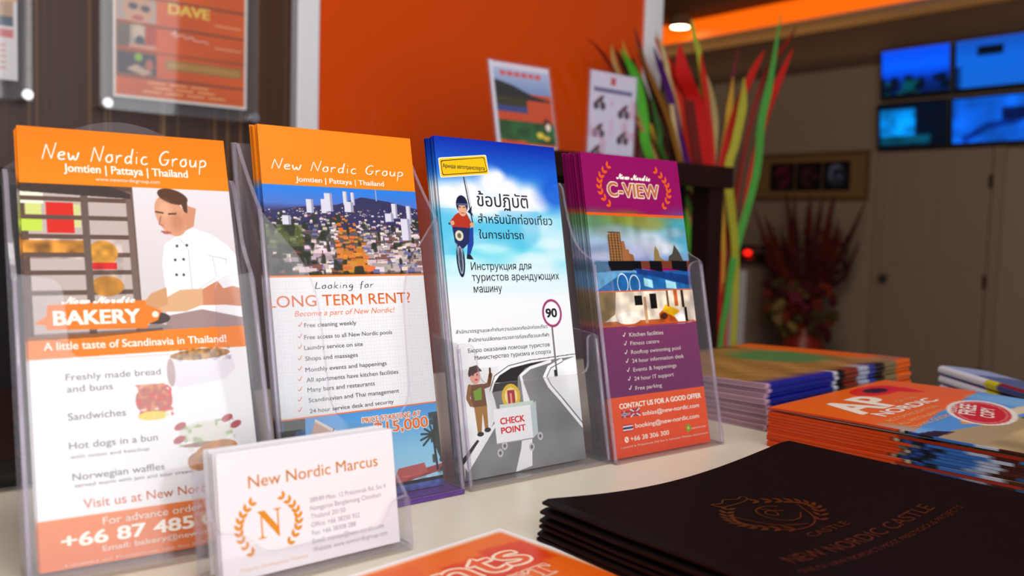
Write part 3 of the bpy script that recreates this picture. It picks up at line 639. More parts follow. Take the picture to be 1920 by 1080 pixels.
REEDS=[
('green', 0.0143, '4a9c3c', [(1.734, -0.131), (1.749, -0.003), (1.767, 0.113), (1.826, 0.295), (1.833, 0.425), (1.851, 0.517), (1.869, 0.686)]),
('yellow-green', 0.0156, 'b0a830', [(1.779, -0.134), (1.766, 0.1), (1.718, 0.289), (1.731, 0.366), (1.744, 0.454), (1.728, 0.515)]),
('red', 0.0143, 'c81a10', [(1.755, -0.003), (1.801, 0.204), (1.848, 0.415), (1.893, 0.522), (1.934, 0.612)]),
('dark red', 0.0091, '86200f', [(1.745, -0.003), (1.791, 0.311), (1.814, 0.427), (1.861, 0.546), (1.925, 0.62), (1.963, 0.672)]),
('red', 0.0143, 'c41a10', [(1.701, 0.201), (1.714, 0.322), (1.748, 0.436), (1.793, 0.53), (1.826, 0.593)]),
('wine red', 0.0065, '6f1a2c', [(1.72, 0.075), (1.727, 0.303), (1.75, 0.487), (1.776, 0.603)]),
('tan', 0.0117, 'b29a66', [(1.718, 0.1), (1.697, 0.309), (1.696, 0.416), (1.668, 0.486), (1.643, 0.523)]),
('lime', 0.0091, 'a9b430', [(1.728, 0.1), (1.695, 0.288), (1.652, 0.544), (1.632, 0.596), (1.616, 0.64)]),
('red', 0.0104, 'c5200f', [(1.718, 0.1), (1.693, 0.313), (1.651, 0.484), (1.621, 0.562)]),
('broad red', 0.0286, 'cc120c', [(1.728, 0.1), (1.668, 0.319), (1.631, 0.445), (1.585, 0.501), (1.55, 0.571)]),
('red', 0.0143, 'cc2a12', [(1.72, 0.075), (1.645, 0.322), (1.588, 0.48), (1.543, 0.539), (1.498, 0.584)]),
('orange', 0.0123, 'da661c', [(1.676, 0.138), (1.603, 0.311), (1.582, 0.377), (1.56, 0.445)]),
('salmon', 0.0078, 'c98c58', [(1.698, 0.1), (1.608, 0.32), (1.578, 0.44), (1.541, 0.521)]),
('purple', 0.0117, '4c1266', [(1.676, 0.138), (1.571, 0.376), (1.54, 0.45), (1.505, 0.505), (1.468, 0.554)]),
('maroon', 0.0104, '5a1420', [(1.698, 0.1), (1.6, 0.295), (1.537, 0.401), (1.482, 0.485), (1.424, 0.593)]),
('cream', 0.0078, 'c9ae7c', [(1.708, 0.1), (1.58, 0.318), (1.52, 0.52), (1.474, 0.589)]),
('brown', 0.0091, '8f5c1c', [(1.686, 0.138), (1.592, 0.282), (1.533, 0.394), (1.481, 0.464), (1.406, 0.554)]),
('bright green', 0.0156, '52b02e', [(1.638, 0.137), (1.49, 0.318), (1.466, 0.408), (1.435, 0.491), (1.382, 0.538)]),
('dark green', 0.0091, '31601f', [(1.657, 0.137), (1.531, 0.33), (1.519, 0.378), (1.481, 0.468)]),
('dark red', 0.0065, '7c1c10', [(1.679, 0.1), (1.509, 0.313), (1.358, 0.501), (1.285, 0.548)]),
('tan', 0.0078, 'b48c50', [(1.669, 0.1), (1.509, 0.313), (1.383, 0.484), (1.356, 0.543)]),
('yellow', 0.0078, 'bd9430', [(1.679, 0.1), (1.554, 0.304), (1.45, 0.491), (1.412, 0.564)]),
('dark brown', 0.0104, '4c2410', [(1.689, 0.1), (1.536, 0.303), (1.426, 0.49), (1.385, 0.542)]),
('crimson', 0.0091, 'a8140e', [(1.735, -0.002), (1.779, 0.203), (1.812, 0.346), (1.826, 0.399)]),
('dark red', 0.0169, '6e140c', [(1.718, 0.1), (1.648, 0.322), (1.613, 0.441), (1.594, 0.527)]),
('dark brown', 0.0169, '35160c', [(1.698, 0.1), (1.571, 0.317), (1.479, 0.45), (1.434, 0.531)]),
('brown', 0.0143, '5c2e12', [(1.708, 0.1), (1.627, 0.309), (1.562, 0.4), (1.518, 0.482)]),
('bright red', 0.013, 'd61a10', [(1.728, 0.1), (1.649, 0.31), (1.617, 0.405), (1.599, 0.482)]),
('golden', 0.013, 'c8982c', [(1.745, 0.049), (1.723, 0.302), (1.737, 0.416), (1.736, 0.521)]),
('red', 0.0078, 'b81c10', [(1.698, 0.1), (1.557, 0.316), (1.506, 0.465), (1.456, 0.548)]),
]

# ================================================================== tall floor vase with coloured reeds
t = empty('floor_vase', (1.74, 1.38, 0), 'tall dark floor vase behind the counter end holding the coloured reeds', 'vase')
MB().lathe([(.075, 0), (.09, .02), (.085, .3), (.06, .6), (.05, .78), (.058, .80), (.045, .80), (.04, .6)], k=28).build('vase_body', M['dark'], t, smooth=True)
ORD = 'leftmost second third fourth fifth sixth seventh eighth ninth tenth eleventh twelfth thirteenth fourteenth fifteenth sixteenth seventeenth eighteenth nineteenth twentieth twenty-first twenty-second twenty-third twenty-fourth twenty-fifth twenty-sixth twenty-seventh twenty-eighth twenty-ninth thirtieth thirty-first'.split()
rr = random.Random(11); order = sorted(range(len(REEDS)), key=lambda i: REEDS[i][3][-1][0])
for i, (nm, hw, c, pts) in enumerate(REEDS):
    k = order.index(i); dy = rr.uniform(-.02, .035) if i > 5 else (-.05, -.06, -.045, -.03, -.04, .0)[i]
    P = [Vector((1.74+rr.uniform(-.02, .02), 1.38+dy*.4, .35)), Vector((1.74+(pts[0][0]-1.74)*.3, 1.38+dy*.5, .78))] + [Vector((x, 1.38+dy*(.4+.6*j/len(pts)), ZC+z)) for j, (x, z) in enumerate(pts)]
    Q = []                                             # smooth the path
    for a in range(len(P)-1):
        p0, p1, p2, p3 = P[max(a-1, 0)], P[a], P[a+1], P[min(a+2, len(P)-1)]
        for f in (0, .25, .5, .75):
            Q.append(.5*((2*p1)+(p2-p0)*f+(2*p0-5*p1+4*p2-p3)*f*f+(3*p1-p0-3*p2+p3)*f**3))
    Q.append(P[-1]); n = len(Q); rad = []
    for j in range(n):
        u = j/(n-1); rad.append(max(.0012, 1.35*hw*(.35+.65*min(1, u/.55)) * min(1, (1-u)/.16+.08)))
    mb = MB(); vs = []                                   # flat blade with a folded middle
    for q, r2 in zip(Q, rad): vs += [q+Vector((-r2*.8, r2*.3, 0)), q+Vector((0, -r2*.25, 0)), q+Vector((r2*.8, r2*.3, 0)), q+Vector((0, r2*.1+.0006, 0))]
    mb.add(vs, [(a*4+b2, a*4+(b2+1) % 4, a*4+4+(b2+1) % 4, a*4+4+b2) for a in range(n-1) for b2 in range(4)] + [(0, 1, 2, 3), (4*n-4, 4*n-3, 4*n-2, 4*n-1)])
    o = mb.build('dried_reed', mat('reed_'+nm.replace(' ', '_'), c, .55, .15, noise=.25, scale=30))
    place = ('tip leftmost of all the reeds' if k == 0 else 'tip rightmost of all the reeds' if k == len(REEDS)-1 else 'tip %s from the left among reeds' % ORD[k])
    tag(o, '%s reed in tall vase, %s' % (nm, place), 'reed', 'coloured reeds in the tall vase')

# ================================================================== leaflets and their clear holders
def roundpoly(pts, rad, n=5):
    out = []; L = len(pts)
    for i in range(L):
        p, a, b2 = np.array(pts[i]), np.array(pts[i-1]), np.array(pts[(i+1) % L]); r = rad[i]
        if r <= 0: out.append(tuple(p)); continue
        u, v = a-p, b2-p; r1 = min(r, np.linalg.norm(u)*.49, np.linalg.norm(v)*.49)
        A, B = p+u/np.linalg.norm(u)*r1, p+v/np.linalg.norm(v)*r1
        for k in range(n+1):
            f = k/n; out.append(tuple((1-f)**2*A+2*f*(1-f)*p+f*f*B))
    return out
def bez(p0, p1, p2, p3, n=10): return [tuple((1-t)**3*np.array(p0)+3*t*(1-t)**2*np.array(p1)+3*t*t*(1-t)*np.array(p2)+t**3*np.array(p3)) for t in np.linspace(0, 1, n)]
def holder(org, yaw, lean, label, front, side, back, xl, xr, dF, dB, base_m, bh):
    t = empty('leaflet_holder', (org[0], org[1], ZC), label, 'leaflet holder', 'clear acrylic leaflet holders on the counter', (0, 0, yaw))
    ct, st = math.cos(lean), math.sin(lean); ms = [M['acrylic'], M['rim']]; th = .0022; lift = bh
    pan = lambda d: (lambda x, s2, q: (x, s2*st-d-q, s2*ct+lift))
    MB().box((xl, -dF-.002, .0002), (xr, dB+.002, bh)).build('base', base_m, t, bevel=.0008)
    MB().prism(front, pan(dF), 0, th, 0, 1).build('front_panel', ms, t)
    MB().prism(back, pan(-dB), -th, 0, 0, 1).build('back_panel', [M['acrylic_side'], M['rim']], t)
    for x0 in (xl, xr-th): MB().prism(side, lambda d, s2, q: (x0+q, s2*st-d, s2*ct+lift), 0, th, 0, 1).build('side_panel', [M['acrylic_side'], M['rim']], t)
    for x in (xl+.0011, xr-.0011):
        MB().tube([pan(dF+.0011)(x, 0, 0), pan(dF+.0011)(x, max(p[1] for p in front)-.003, 0)], .0011, k=8).build('corner_edge', M['rim'], t, smooth=True)
    return t
def leaf_fn(x, y, q): return (x/1000, -q, y/1000)
def leaflet_front(org, yaw, lean, sh, extra, name, label, th=.0007):
    mb = MB(); sheet_mesh(mb, sh, leaf_fn, th); extra(mb)
    o = mb.build(name, M['print'], loc=(org[0], org[1], ZC+org[2]), rot=(-lean, 0, yaw), ink=True, recalc=False); return tag(o, label, 'leaflet')
def leaflet_stack(org, yaw, lean, art, w2, h2, n, pitch, name, label, group, fan=.0012, seed=1):
    sh = Sheet(w2, h2, 3.0); art(sh); mb = MB(); sheet_mesh(mb, sh, leaf_fn, .0008); r = random.Random(seed); first = None
    ct, st = math.cos(lean), math.sin(lean)
    for k in range(n):
        d = .0011+k*pitch+r.uniform(-.2, .2)*pitch; dx = r.uniform(-fan, fan); ds = r.uniform(-.0012, .0006)
        if first is None: o = first = mb.build(name, M['print'], ink=True, recalc=False)
        else: o = first.copy(); COL.objects.link(o)
        o.location = (org[0]+dx, org[1]+d+.0002, ZC+org[2]+max(ds, -.0004)); o.rotation_euler = (-lean, 0, yaw+r.uniform(-.004, .004))
        tag(o, label, 'leaflet', group)
def letters(items, cols=INK):
    def f(mb):
        for s, x, y, w2, cap, c, k in items:
            if s[0] == '฿':
                s = 'B'+s[1:]
                for dx, c2, d in ((1.0, INK['O'], .00012),): mb.add([leaf_fn(a, b2, d) for a, b2 in ((x+2.0, y-1), (x+2.8, y-1), (x+2.8, y+cap+1), (x+2.0, y+cap+1))], [(0, 1, 2, 3)], 0, c2)
            if c == 'OW':
                for a, b2 in ((-.35, 0), (.35, 0), (0, .35), (0, -.35)): text(mb, leaf_fn, 'B' if k == 'b' else k, s, x+a, y+b2, w2, cap, (1, .97, .92), d=.00005)
                text(mb, leaf_fn, k, s, x, y, w2, cap, cols['O'], d=.0001)
            elif c == 'CV':
                v, ff = glyphs(s, .06); [text(mb, leaf_fn, 'B', s, x+a, y+b2, w2, cap, (.98, .9, .84), d=.00005) for a, b2 in ((-.5, 0), (.5, 0), (0, .5), (0, -.5))]; text(mb, leaf_fn, 'b', s, x+.2, y+.2, w2-.4, cap-.4, (.74, .42, .24), d=.00012)
            else: text(mb, leaf_fn, k, s, x, y, w2, cap, cols[c], d=.00008)
    return f
OR1 = (.93, .47, .10)
# --- bakery leaflet
def art_bakery(s):
    w2 = s.w; s.rect(0, 0, w2, s.h, (.95, .94, .95)); s.grad(0, 182.5, w2, s.h, [(0, (.93, .52, .05)), (1, (.92, .48, .04))])
    s.grad(0, 104, w2, 182.5, [(0, (.80, .76, .76)), (1, (.88, .86, .88))])
    s.rect(0, 104, 51, 182.5, (.36, .27, .23)); s.rect(3, 106, 48, 178, (.74, .68, .66))
    s.rect(0, 172, 10, 179, (.93, .95, .85)); s.rect(0, 158, 9, 164, (.75, .85, .3)); s.rect(2, 166, 9, 172, (.8, .85, .5)); s.rect(11, 157, 23, 173, (.82, .15, .1)); s.rect(23, 160, 26, 172, (.8, .82, .55))
    s.rect(0, 146, 27, 153.5, (.72, .48, .18)); s.noise(0, 144, 27, 154, 3.5, .7, 5)
    for y in (174.8, 165.2, 155.2, 146, 137, 127): s.rect(0, y-1.2, 51, y+1.2, (.38, .29, .25))
    s.ell(35, 147, 6.8, 6.5, (.78, .55, .2)); s.rect(29, 138.5, 41, 142, (.74, .12, .12)); s.ell(36, 130, 7.4, 5.2, (.76, .52, .2)); s.noise(28, 124, 44, 154, 3, .35, 6)
    s.rect(26.5, 104, 29.8, 182.5, (.4, .33, .30)); s.rect(47.5, 104, 50.5, 180, (.45, .37, .34)); s.poly([(0, 182.5), (40, 182.5), (50, 178.5), (50, 176), (0, 178)], (.25, .2, .18))
    # baker: white jacket, looking down at the tray
    s.poly([(63, 128), (62.5, 142), (64.5, 152), (71, 156.5), (79, 161), (88, 158), (96, 152), (w2, 146), (w2, 112), (62, 112)], (.95, .95, .97))
    s.poly([(71, 157), (80, 162), (82, 172), (76, 174), (68, 160)], (.80, .56, .44)); s.ell(68.8, 167.5, 7.2, 11.5, (.84, .60, .47), rot=.32); s.ell(70.6, 178.2, 7.8, 4.0, (.34, .22, .15), rot=-.3); s.poly([(72, 180), (77.8, 176), (77.4, 169), (75.8, 170), (74, 176)], (.34, .22, .15)); s.soft(66, 171, 5, 7, (.90, .70, .58), .6); s.soft(72, 164, 5, 8, (.70, .45, .34), .5); s.ell(76.3, 166, 1.5, 2.6, (.82, .55, .43))
    s.line([(61.5, 169.5), (65, 169)], .9, (.28, .18, .14)); s.line([(68, 168.5), (71.5, 168.8)], .9, (.28, .18, .14)); s.line([(63.8, 167), (62.8, 162.8), (64.6, 162)], .7, (.66, .42, .33)); s.line([(63.8, 158.8), (67, 158.4)], .9, (.66, .3, .26)); s.ell(66.2, 158.2, 2.2, .8, (.72, .36, .32))
    s.line([(72, 155.5), (76, 149), (76, 128)], .6, (.78, .78, .82)); s.line([(86, 146), (95, 144), (95, 142)], .5, (.7, .7, .75)); s.line([(80, 128), (89, 134), (88, 146)], .8, (.82, .82, .86))
    for x, y in ((70.5, 151), (75.5, 151.5), (69, 143.5), (73.2, 143.8), (69, 135.5), (72.5, 135.5)): s.ell(x, y, .7, .8, (.2, .2, .25))
    s.poly([(80, 127), (89, 132), (w2, 128), (w2, 118), (92, 119), (79, 119)], (.80, .52, .38)); s.poly([(88, 134), (w2, 140), (w2, 130), (92, 128)], (.93, .93, .95))
    s.poly([(59, 116), (72, 116), (81, 119.5), (81, 128), (70, 127.5), (60, 122)], (.84, .66, .50)); s.poly([(51, 120), (56, 126), (63.5, 129), (63.5, 120), (56, 116.5)], (.80, .60, .42))
    s.poly([(62, 104), (62, 114), (80, 117), (w2, 112), (w2, 104)], (.62, .52, .52)); s.ell(57, 113, 7, 3.2, (.28, .23, .22)); s.ell(57, 107, 8, 3, (.55, .5, .5))
    s.poly([(8, 109), (9, 121), (53, 122.5), (53, 108)], (.92, .48, .12)); s.poly([(3, 112), (9, 116), (9, 111)], (.92, .48, .12)); s.poly([(53, 120), (60, 117), (58, 112), (53, 110)], (.92, .48, .12)); s.ell(57, 115, 1.6, 1.6, (.95, .9, .85))
    s.poly([(0, 95), (w2, 96.3), (w2, 107.5), (0, 106)], (.93, .50, .12)); s.poly([(0, 104), (30, 104.5), (60, 106.8), (60, 108), (0, 107)], (.25, .18, .16), .55)
    # food pictures
    s.poly([(60, 80), (62, 93), (78, 97), (92, 95), (94, 85), (88, 80), (66, 77)], (.90, .88, .92)); s.ell(77, 93.5, 15, 2.8, (.62, .46, .26), rot=.04); s.noise(62, 90, 92, 97, 1.5, .6, 8); s.ell(62, 85, 2, 7, (.72, .62, .6))
    s.ell(53, 72, 8.5, 8, (.72, .34, .26)); s.noise(45, 64, 61.5, 80, 1.6, .9, 3, (.82, .22, .16), .55); s.noise(46, 66, 60, 80, 1.8, .8, 13, (.86, .55, .3), .66); s.ell(52, 64.5, 7, 2.2, (.90, .80, .25)); s.noise(44, 62, 62, 68, 2, .8, 4, (.95, .93, .9), .6)
    s.ell(76, 54, 13, 5.5, (.88, .87, .83)); s.noise(62, 48, 90, 60, 2.2, .8, 9, (.62, .7, .5), .62)
    for x, y in ((64, 58), (63, 51.5), (87, 60), (91, 56.5)): s.ell(x, y, 3, 1.7, (.70, .28, .28), rot=.4)
    s.ell(75, 48.2, 11, 1.2, (.6, .45, .35)); s.ell(80, 44, 11, 5.2, (.76, .48, .14), rot=.22); s.ell(71, 40, 5, 4.5, (.74, .46, .14)); s.noise(66, 36, 92, 50, 2.2, .25, 10); s.line([(80, 38), (93, 42)], 1.4, (.5, .1, .12))
    s.grad(0, 0, w2, 22, [(0, (.88, .40, .05)), (1, (.91, .46, .08))])
# --- long term rent leaflet
def city(s, x0, y0, x1, y1):
    r = random.Random(5); h2 = y1-y0; ln = lambda x: y0+h2*(.74+.10*(x-x0)/(x1-x0))
    s.grad(x0, y0, x1, y1, [(0, (.30, .27, .26)), (.5, (.36, .34, .36)), (.72, (.24, .24, .44)), (.80, (.30, .46, .80)), (1, (.14, .50, .90))])
    s.poly([(x0, y0+h2*.70), (x0+20, y0+h2*.76), (x0+45, y0+h2*.80), (x0+62, y0+h2*.90), (x0+80, y0+h2*.86), (x1, y0+h2*.78), (x1, y0+h2*.5), (x0, y0+h2*.5)], (.20, .19, .36))
    s.noise(x0, y0, x1, y0+h2*.7, 5, .8, 3, (.17, .20, .13), .6)
    for k, v in enumerate(sorted((r.random()**1.2 for _ in range(900)), reverse=True)):
        y = y0+h2*.76*v; x = r.uniform(x0, x1); sz = (4.6*(1-v)+.9)*r.uniform(.5, 1.25)
        on = abs(x-(x0+52-4*v)) < 11*(1-.55*v) and v < .86
        if x < x0+24 and v < .62 and r.random() < .8: continue
        if on: c = (r.uniform(.72, .9), r.uniform(.40, .56), r.uniform(.12, .26))
        else:
            g = r.uniform(.62, .97); c = (g, g*r.uniform(.86, .98), g*r.uniform(.84, 1.0))
            if r.random() < .16: c = (.5, .32, .28)
            if r.random() < .12: c = (.42, .42, .62)
        s.rect(x, y, x+sz, y+sz*.6, tuple(q*.55 for q in c)); s.rect(x, y+sz*.22, x+sz, y+sz*.7, c)
    s.noise(x0, y0, x1, y0+h2*.62, 3.4, .9, 7, (.15, .17, .12), .70); s.rect(x0, y0+h2*.3, x0+22, y0+h2*.56, (.34, .40, .18), .7); s.noise(x0, y0, x0+26, y0+h2*.6, 4, .8, 9, (.14, .17, .12), .5)
    for x, b0, t0, wd in ((28, .70, .85, 4.6), (37, .70, .86, 4), (40, .72, .93, 5), (51, .8, .96, 3), (56, .8, .95, 2.4), (53, .72, .84, 6), (84, .66, .84, 4), (80, .62, .72, 6), (94, .60, .82, 3.4), (91, .40, .66, 6.5), (13, .56, .66, 5)):
        s.rect(x0+x-wd/2, y0+h2*b0, x0+x+wd/2, y0+h2*t0, (.84, .84, .90)); s.rect(x0+x+wd*.2, y0+h2*b0, x0+x+wd/2, y0+h2*t0, (.60, .60, .70))
    s.rect(x0+71.5, y0+h2*.86, x0+72.3, y0+h2*1.0, (.6, .64, .75))
def art_rent(s):
    w2 = s.w; s.rect(0, 0, w2, s.h, (.93, .93, .94)); s.rect(0, 180, w2, s.h, (.95, .53, .06)); city(s, 0, 128.6, w2, 180); s.rect(0, 127.6, w2, 128.6, (.90, .48, .14))
    for x in range(3, 100, 2): s.rect(x, 50, x+.25, 127, (.88, .88, .9))
    for y in range(51, 127, 2): s.rect(0, y, w2, y+.25, (.88, .88, .9))
    s.rect(0, 49.4, w2, 50.2, (.91, .45, .14)); s.grad(0, 0, w2, 49.4, [(0, (.70, .86, .93)), (.5, (.55, .80, .93)), (1, (.30, .60, .88))])
    s.poly([(0, 49.4), (14, 49.4), (13, 36), (0, 34)], (.16, .2, .16)); s.noise(0, 34, 14, 49.4, 3, .8, 3, (.2, .38, .62), .55)
    s.poly([(13, 30), (20, 48.5), (38, 37), (34, 26)], (.78, .62, .55)); s.poly([(20, 48.5), (38, 37), (38, 35), (19.5, 47)], (.9, .85, .8)); s.line([(25, 33), (31, 42)], .8, (.45, .35, .3)); s.poly([(40, 37), (47, 41), (54, 36), (52, 33)], (.8, .6, .55))
    s.poly([(50, 8), (w2, 13), (w2, 9), (60, 4), (45, 3)], (.62, .28, .28)); s.rect(40, 2, w2, 6, (.16, .12, .14)); s.grad(40, 0, w2, 4, [(0, (.3, .3, .55)), (1, (.28, .36, .6))]); s.poly([(70, 14), (88, 15), (90, 9), (66, 8)], (.72, .36, .34)); s.noise(40, 0, w2, 9, 3, .5, 4)
    s.poly([(97, 42), (w2, 43), (w2, 14), (98, 20), (96, 30)], (.22, .28, .26)); s.noise(94, 8, w2, 44, 2.5, .9, 6, (.22, .26, .24), .5); s.line([(99, 40), (96, 30), (97, 10)], 1.6, (.2, .2, .22)); [s.line([(96, 31), (96-9*math.cos(a), 31+7*math.sin(a)-2)], 1.3, (.18, .24, .2)) for a in (-.6, -.1, .4, .9, 1.4)]
# --- driving rules leaflet
def art_rules(s):
    w2 = s.w; s.grad(0, 0, w2, s.h, [(0, (.95, .95, .96)), (.50, (.95, .96, .97)), (.58, (.82, .94, .97)), (.66, (.40, .84, .92)), (.76, (.45, .82, .94)), (.84, (.52, .80, .95)), (.90, (.12, .42, .85)), (1, (.02, .16, .66))])
    for cx, cy, rx, ry in ((6, 178, 20, 14), (24, 180, 22, 15), (42, 188, 16, 15), (56, 184, 18, 13), (74, 180, 17, 12), (60, 174, 34, 14), (30, 172, 34, 12), (84, 176, 12, 9), (48, 192, 10, 8)): s.soft(cx, cy, rx, ry, (.95, .96, .99), .95)
    for cx, cy, rx, ry in ((40, 145, 26, 7), (70, 138, 30, 6), (20, 150, 22, 8), (88, 148, 20, 6), (14, 134, 24, 8)): s.soft(cx, cy, rx, ry, (.86, .97, .98), .6)
    s.noise(0, 118, w2, 190, 18, .7, 12, (.90, .96, .98), .62, 2.0); s.noise(0, 140, w2, 170, 14, .35, 14, (.2, .66, .86), .6, 2.2)
    s.soft(98, 184, 24, 20, (.05, .32, .82), .8); s.line([(20.6, 190.5), (24.5, 160)], .9, (.15, .15, .22)); s.line([(22, 190.5), (25, 165)], .3, (.5, .5, .6))
    # plain rider on a motorcycle
    s.ell(12.3, 137, 3.2, 11.2, (.10, .10, .18)); s.ell(12.3, 137, 2.0, 9.2, (.62, .70, .80)); s.ell(12.3, 137, 1.2, 8, (.25, .28, .36)); s.line([(10, 150), (11, 137)], 1, (.5, .55, .65)); s.line([(15, 150), (13.6, 137)], 1, (.5, .55, .65))
    s.poly([(17, 156), (24.5, 158), (23.5, 147), (20, 140), (17.5, 140), (19, 148)], (.12, .26, .62)); s.poly([(17.5, 140.5), (20.5, 140), (22.5, 137), (17, 137.5)], (.12, .12, .16))
    s.poly([(8, 158), (22, 158.5), (20, 148), (15, 144), (9, 148)], (.13, .16, .36)); s.ell(12.9, 152.4, 3.2, 3.4, (.86, .84, .72)); s.ell(12.9, 152.4, 1.5, 1.7, (.4, .38, .34)); s.line([(6, 160), (24.5, 159)], 1.4, (.2, .2, .3))
    s.poly([(10, 158), (9, 163), (13, 167), (20, 167.5), (23.5, 161), (21, 157.5)], (.70, .20, .12)); s.line([(12, 165), (8, 161), (9, 159)], 2.4, (.70, .20, .12)); s.ell(8.5, 160.5, 1.6, 1.5, (.86, .64, .5)); s.ell(23.8, 159.6, 1.8, 1.6, (.86, .64, .5)); s.poly([(21, 168), (25, 172), (24, 168), (25.5, 165)], (.08, .1, .22))
    s.ell(17.2, 172.6, 4.6, 6, (.08, .10, .24)); s.ell(17.2, 169.2, 3.3, 4.2, (.88, .66, .54)); s.rect(13.2, 172, 21.4, 173.4, (.3, .36, .5)); s.line([(14.4, 171), (15.9, 170.8)], .5, (.1, .1, .1)); s.line([(18, 170.8), (19.6, 171)], .5, (.1, .1, .1)); s.line([(16, 167), (18.6, 167)], .5, (.6, .2, .2))
    # road
    rd = [(w2, 70), (80, 69.5), (60, 68), (44, 66), (34, 62), (29, 57), (27, 52), (28.5, 47), (30, 38), (22, 28), (2, 12), (0, 0), (w2, 0), (w2, 24), (92, 36), (80, 48), (74, 53), (72, 58), (76, 63), (88, 67)]
    s.poly(rd, (.50, .50, .51)); s.poly([(60, 68), (44, 66), (34, 62), (29, 57), (27.5, 52), (48, 53), (49, 60), (56, 65), (74, 68.6)], (.17, .16, .16)); s.noise(0, 0, w2, 68, 14, .22, 7)
    s.line([(w2, 70.4), (60, 68.8), (42, 66.4), (31, 61), (26.6, 53)], 1.0, (.97, .97, .97)); s.line([(w2, 71.4), (60, 69.9), (42, 67.6), (30, 62), (25.4, 53)], .5, (.15, .15, .15)); s.line([(88, 68), (76, 64), (71.5, 58), (75, 51.5), (84, 42), (w2, 22)], 2.2, (.97, .97, .97)); s.line([(89, 67), (78, 63.5), (73.8, 58), (77, 52), (86, 42.5), (w2, 24.5)], .5, (.15, .15, .15))
    s.line([(78, 68), (60, 65), (51.5, 60.5), (52.5, 55)], 2.0, (.95, .95, .96)); s.poly([(51.3, 55), (53.6, 55), (58.5, 40), (54, 2), (40, 0), (46, 14), (52, 38)], (.95, .95, .96)); s.poly([(0, 10), (26, 32), (28, 31), (3, 5)], (.97, .97, .97)); s.poly([(0, 14), (12, 24), (13.5, 23), (0, 10)], (.12, .12, .12))
    # round speed sign
    s.rect(82, 60, 83.6, 96, (.45, .44, .46)); s.poly([(80.5, 57.6), (83.5, 57.6), (83.5, 62), (80.5, 62)], (.2, .2, .22)); s.ell(84, 100.2, 8.8, 9.6, (.62, .24, .44)); s.ell(84, 100.2, 7.1, 7.9, (.96, .96, .97))
    # flashing lamp, check point board on wheels
    s.ell(42, 48, 7.6, 8, (.88, .72, .16)); s.ell(42, 48, 5.2, 5.6, (.94, .88, .6)); s.rect(39, 41, 45, 52, (.66, .14, .14)); s.rect(41, 43, 42.6, 50, (.9, .6, .55)); s.rect(32, 40.4, 60, 43.6, (.80, .86, .80)); s.poly([(57, 40), (62, 43), (61.5, 22), (57, 19.5)], (.74, .80, .82))
    s.poly([(26.5, 41.2), (57, 41), (57, 19.4), (27, 19.2)], (.96, .96, .97)); s.line([(27, 19.2), (57, 19.4)], .7, (.6, .6, .62))
    for x, y in ((29, 13.5), (33, 17.5), (55, 14), (63, 20)): s.ell(x, y, 2.3, 2.6, (.78, .78, .8)); s.ell(x, y, 1.1, 1.3, (.4, .4, .42))
    # plain officer pointing
    s.poly([(12, 44), (22, 44), (21.5, 30), (18.8, 30), (18, 40), (16, 28), (13, 28)], (.66, .47, .20)); s.ell(15, 27, 2.6, 1.4, (.1, .1, .1)); s.ell(20.8, 29, 2.6, 1.4, (.1, .1, .1)); s.poly([(9, 58), (21, 58), (22, 44), (11, 44)], (.45, .28, .16)); s.poly([(12.4, 54), (19, 56), (18.5, 48), (13, 48)], (.45, .62, .16))
    s.line([(20, 56), (25, 57), (27, 63)], 3, (.45, .28, .16)); s.line([(26.6, 62), (27, 67)], 1.5, (.3, .2, .12)); s.line([(10, 57), (8, 50), (10, 46)], 3, (.55, .38, .16)); s.ell(14.8, 63, 4, 4.8, (.88, .62, .54)); s.poly([(9.6, 65), (11, 69), (17, 70), (20.6, 66), (17, 65.6), (10, 63)], (.26, .16, .12)); s.ell(15.6, 60.9, 1.2, .6, (.70, .2, .3)); s.ell(13.4, 64, .5, .6, (.15, .1, .1)); s.ell(16.6, 64, .5, .6, (.15, .1, .1))
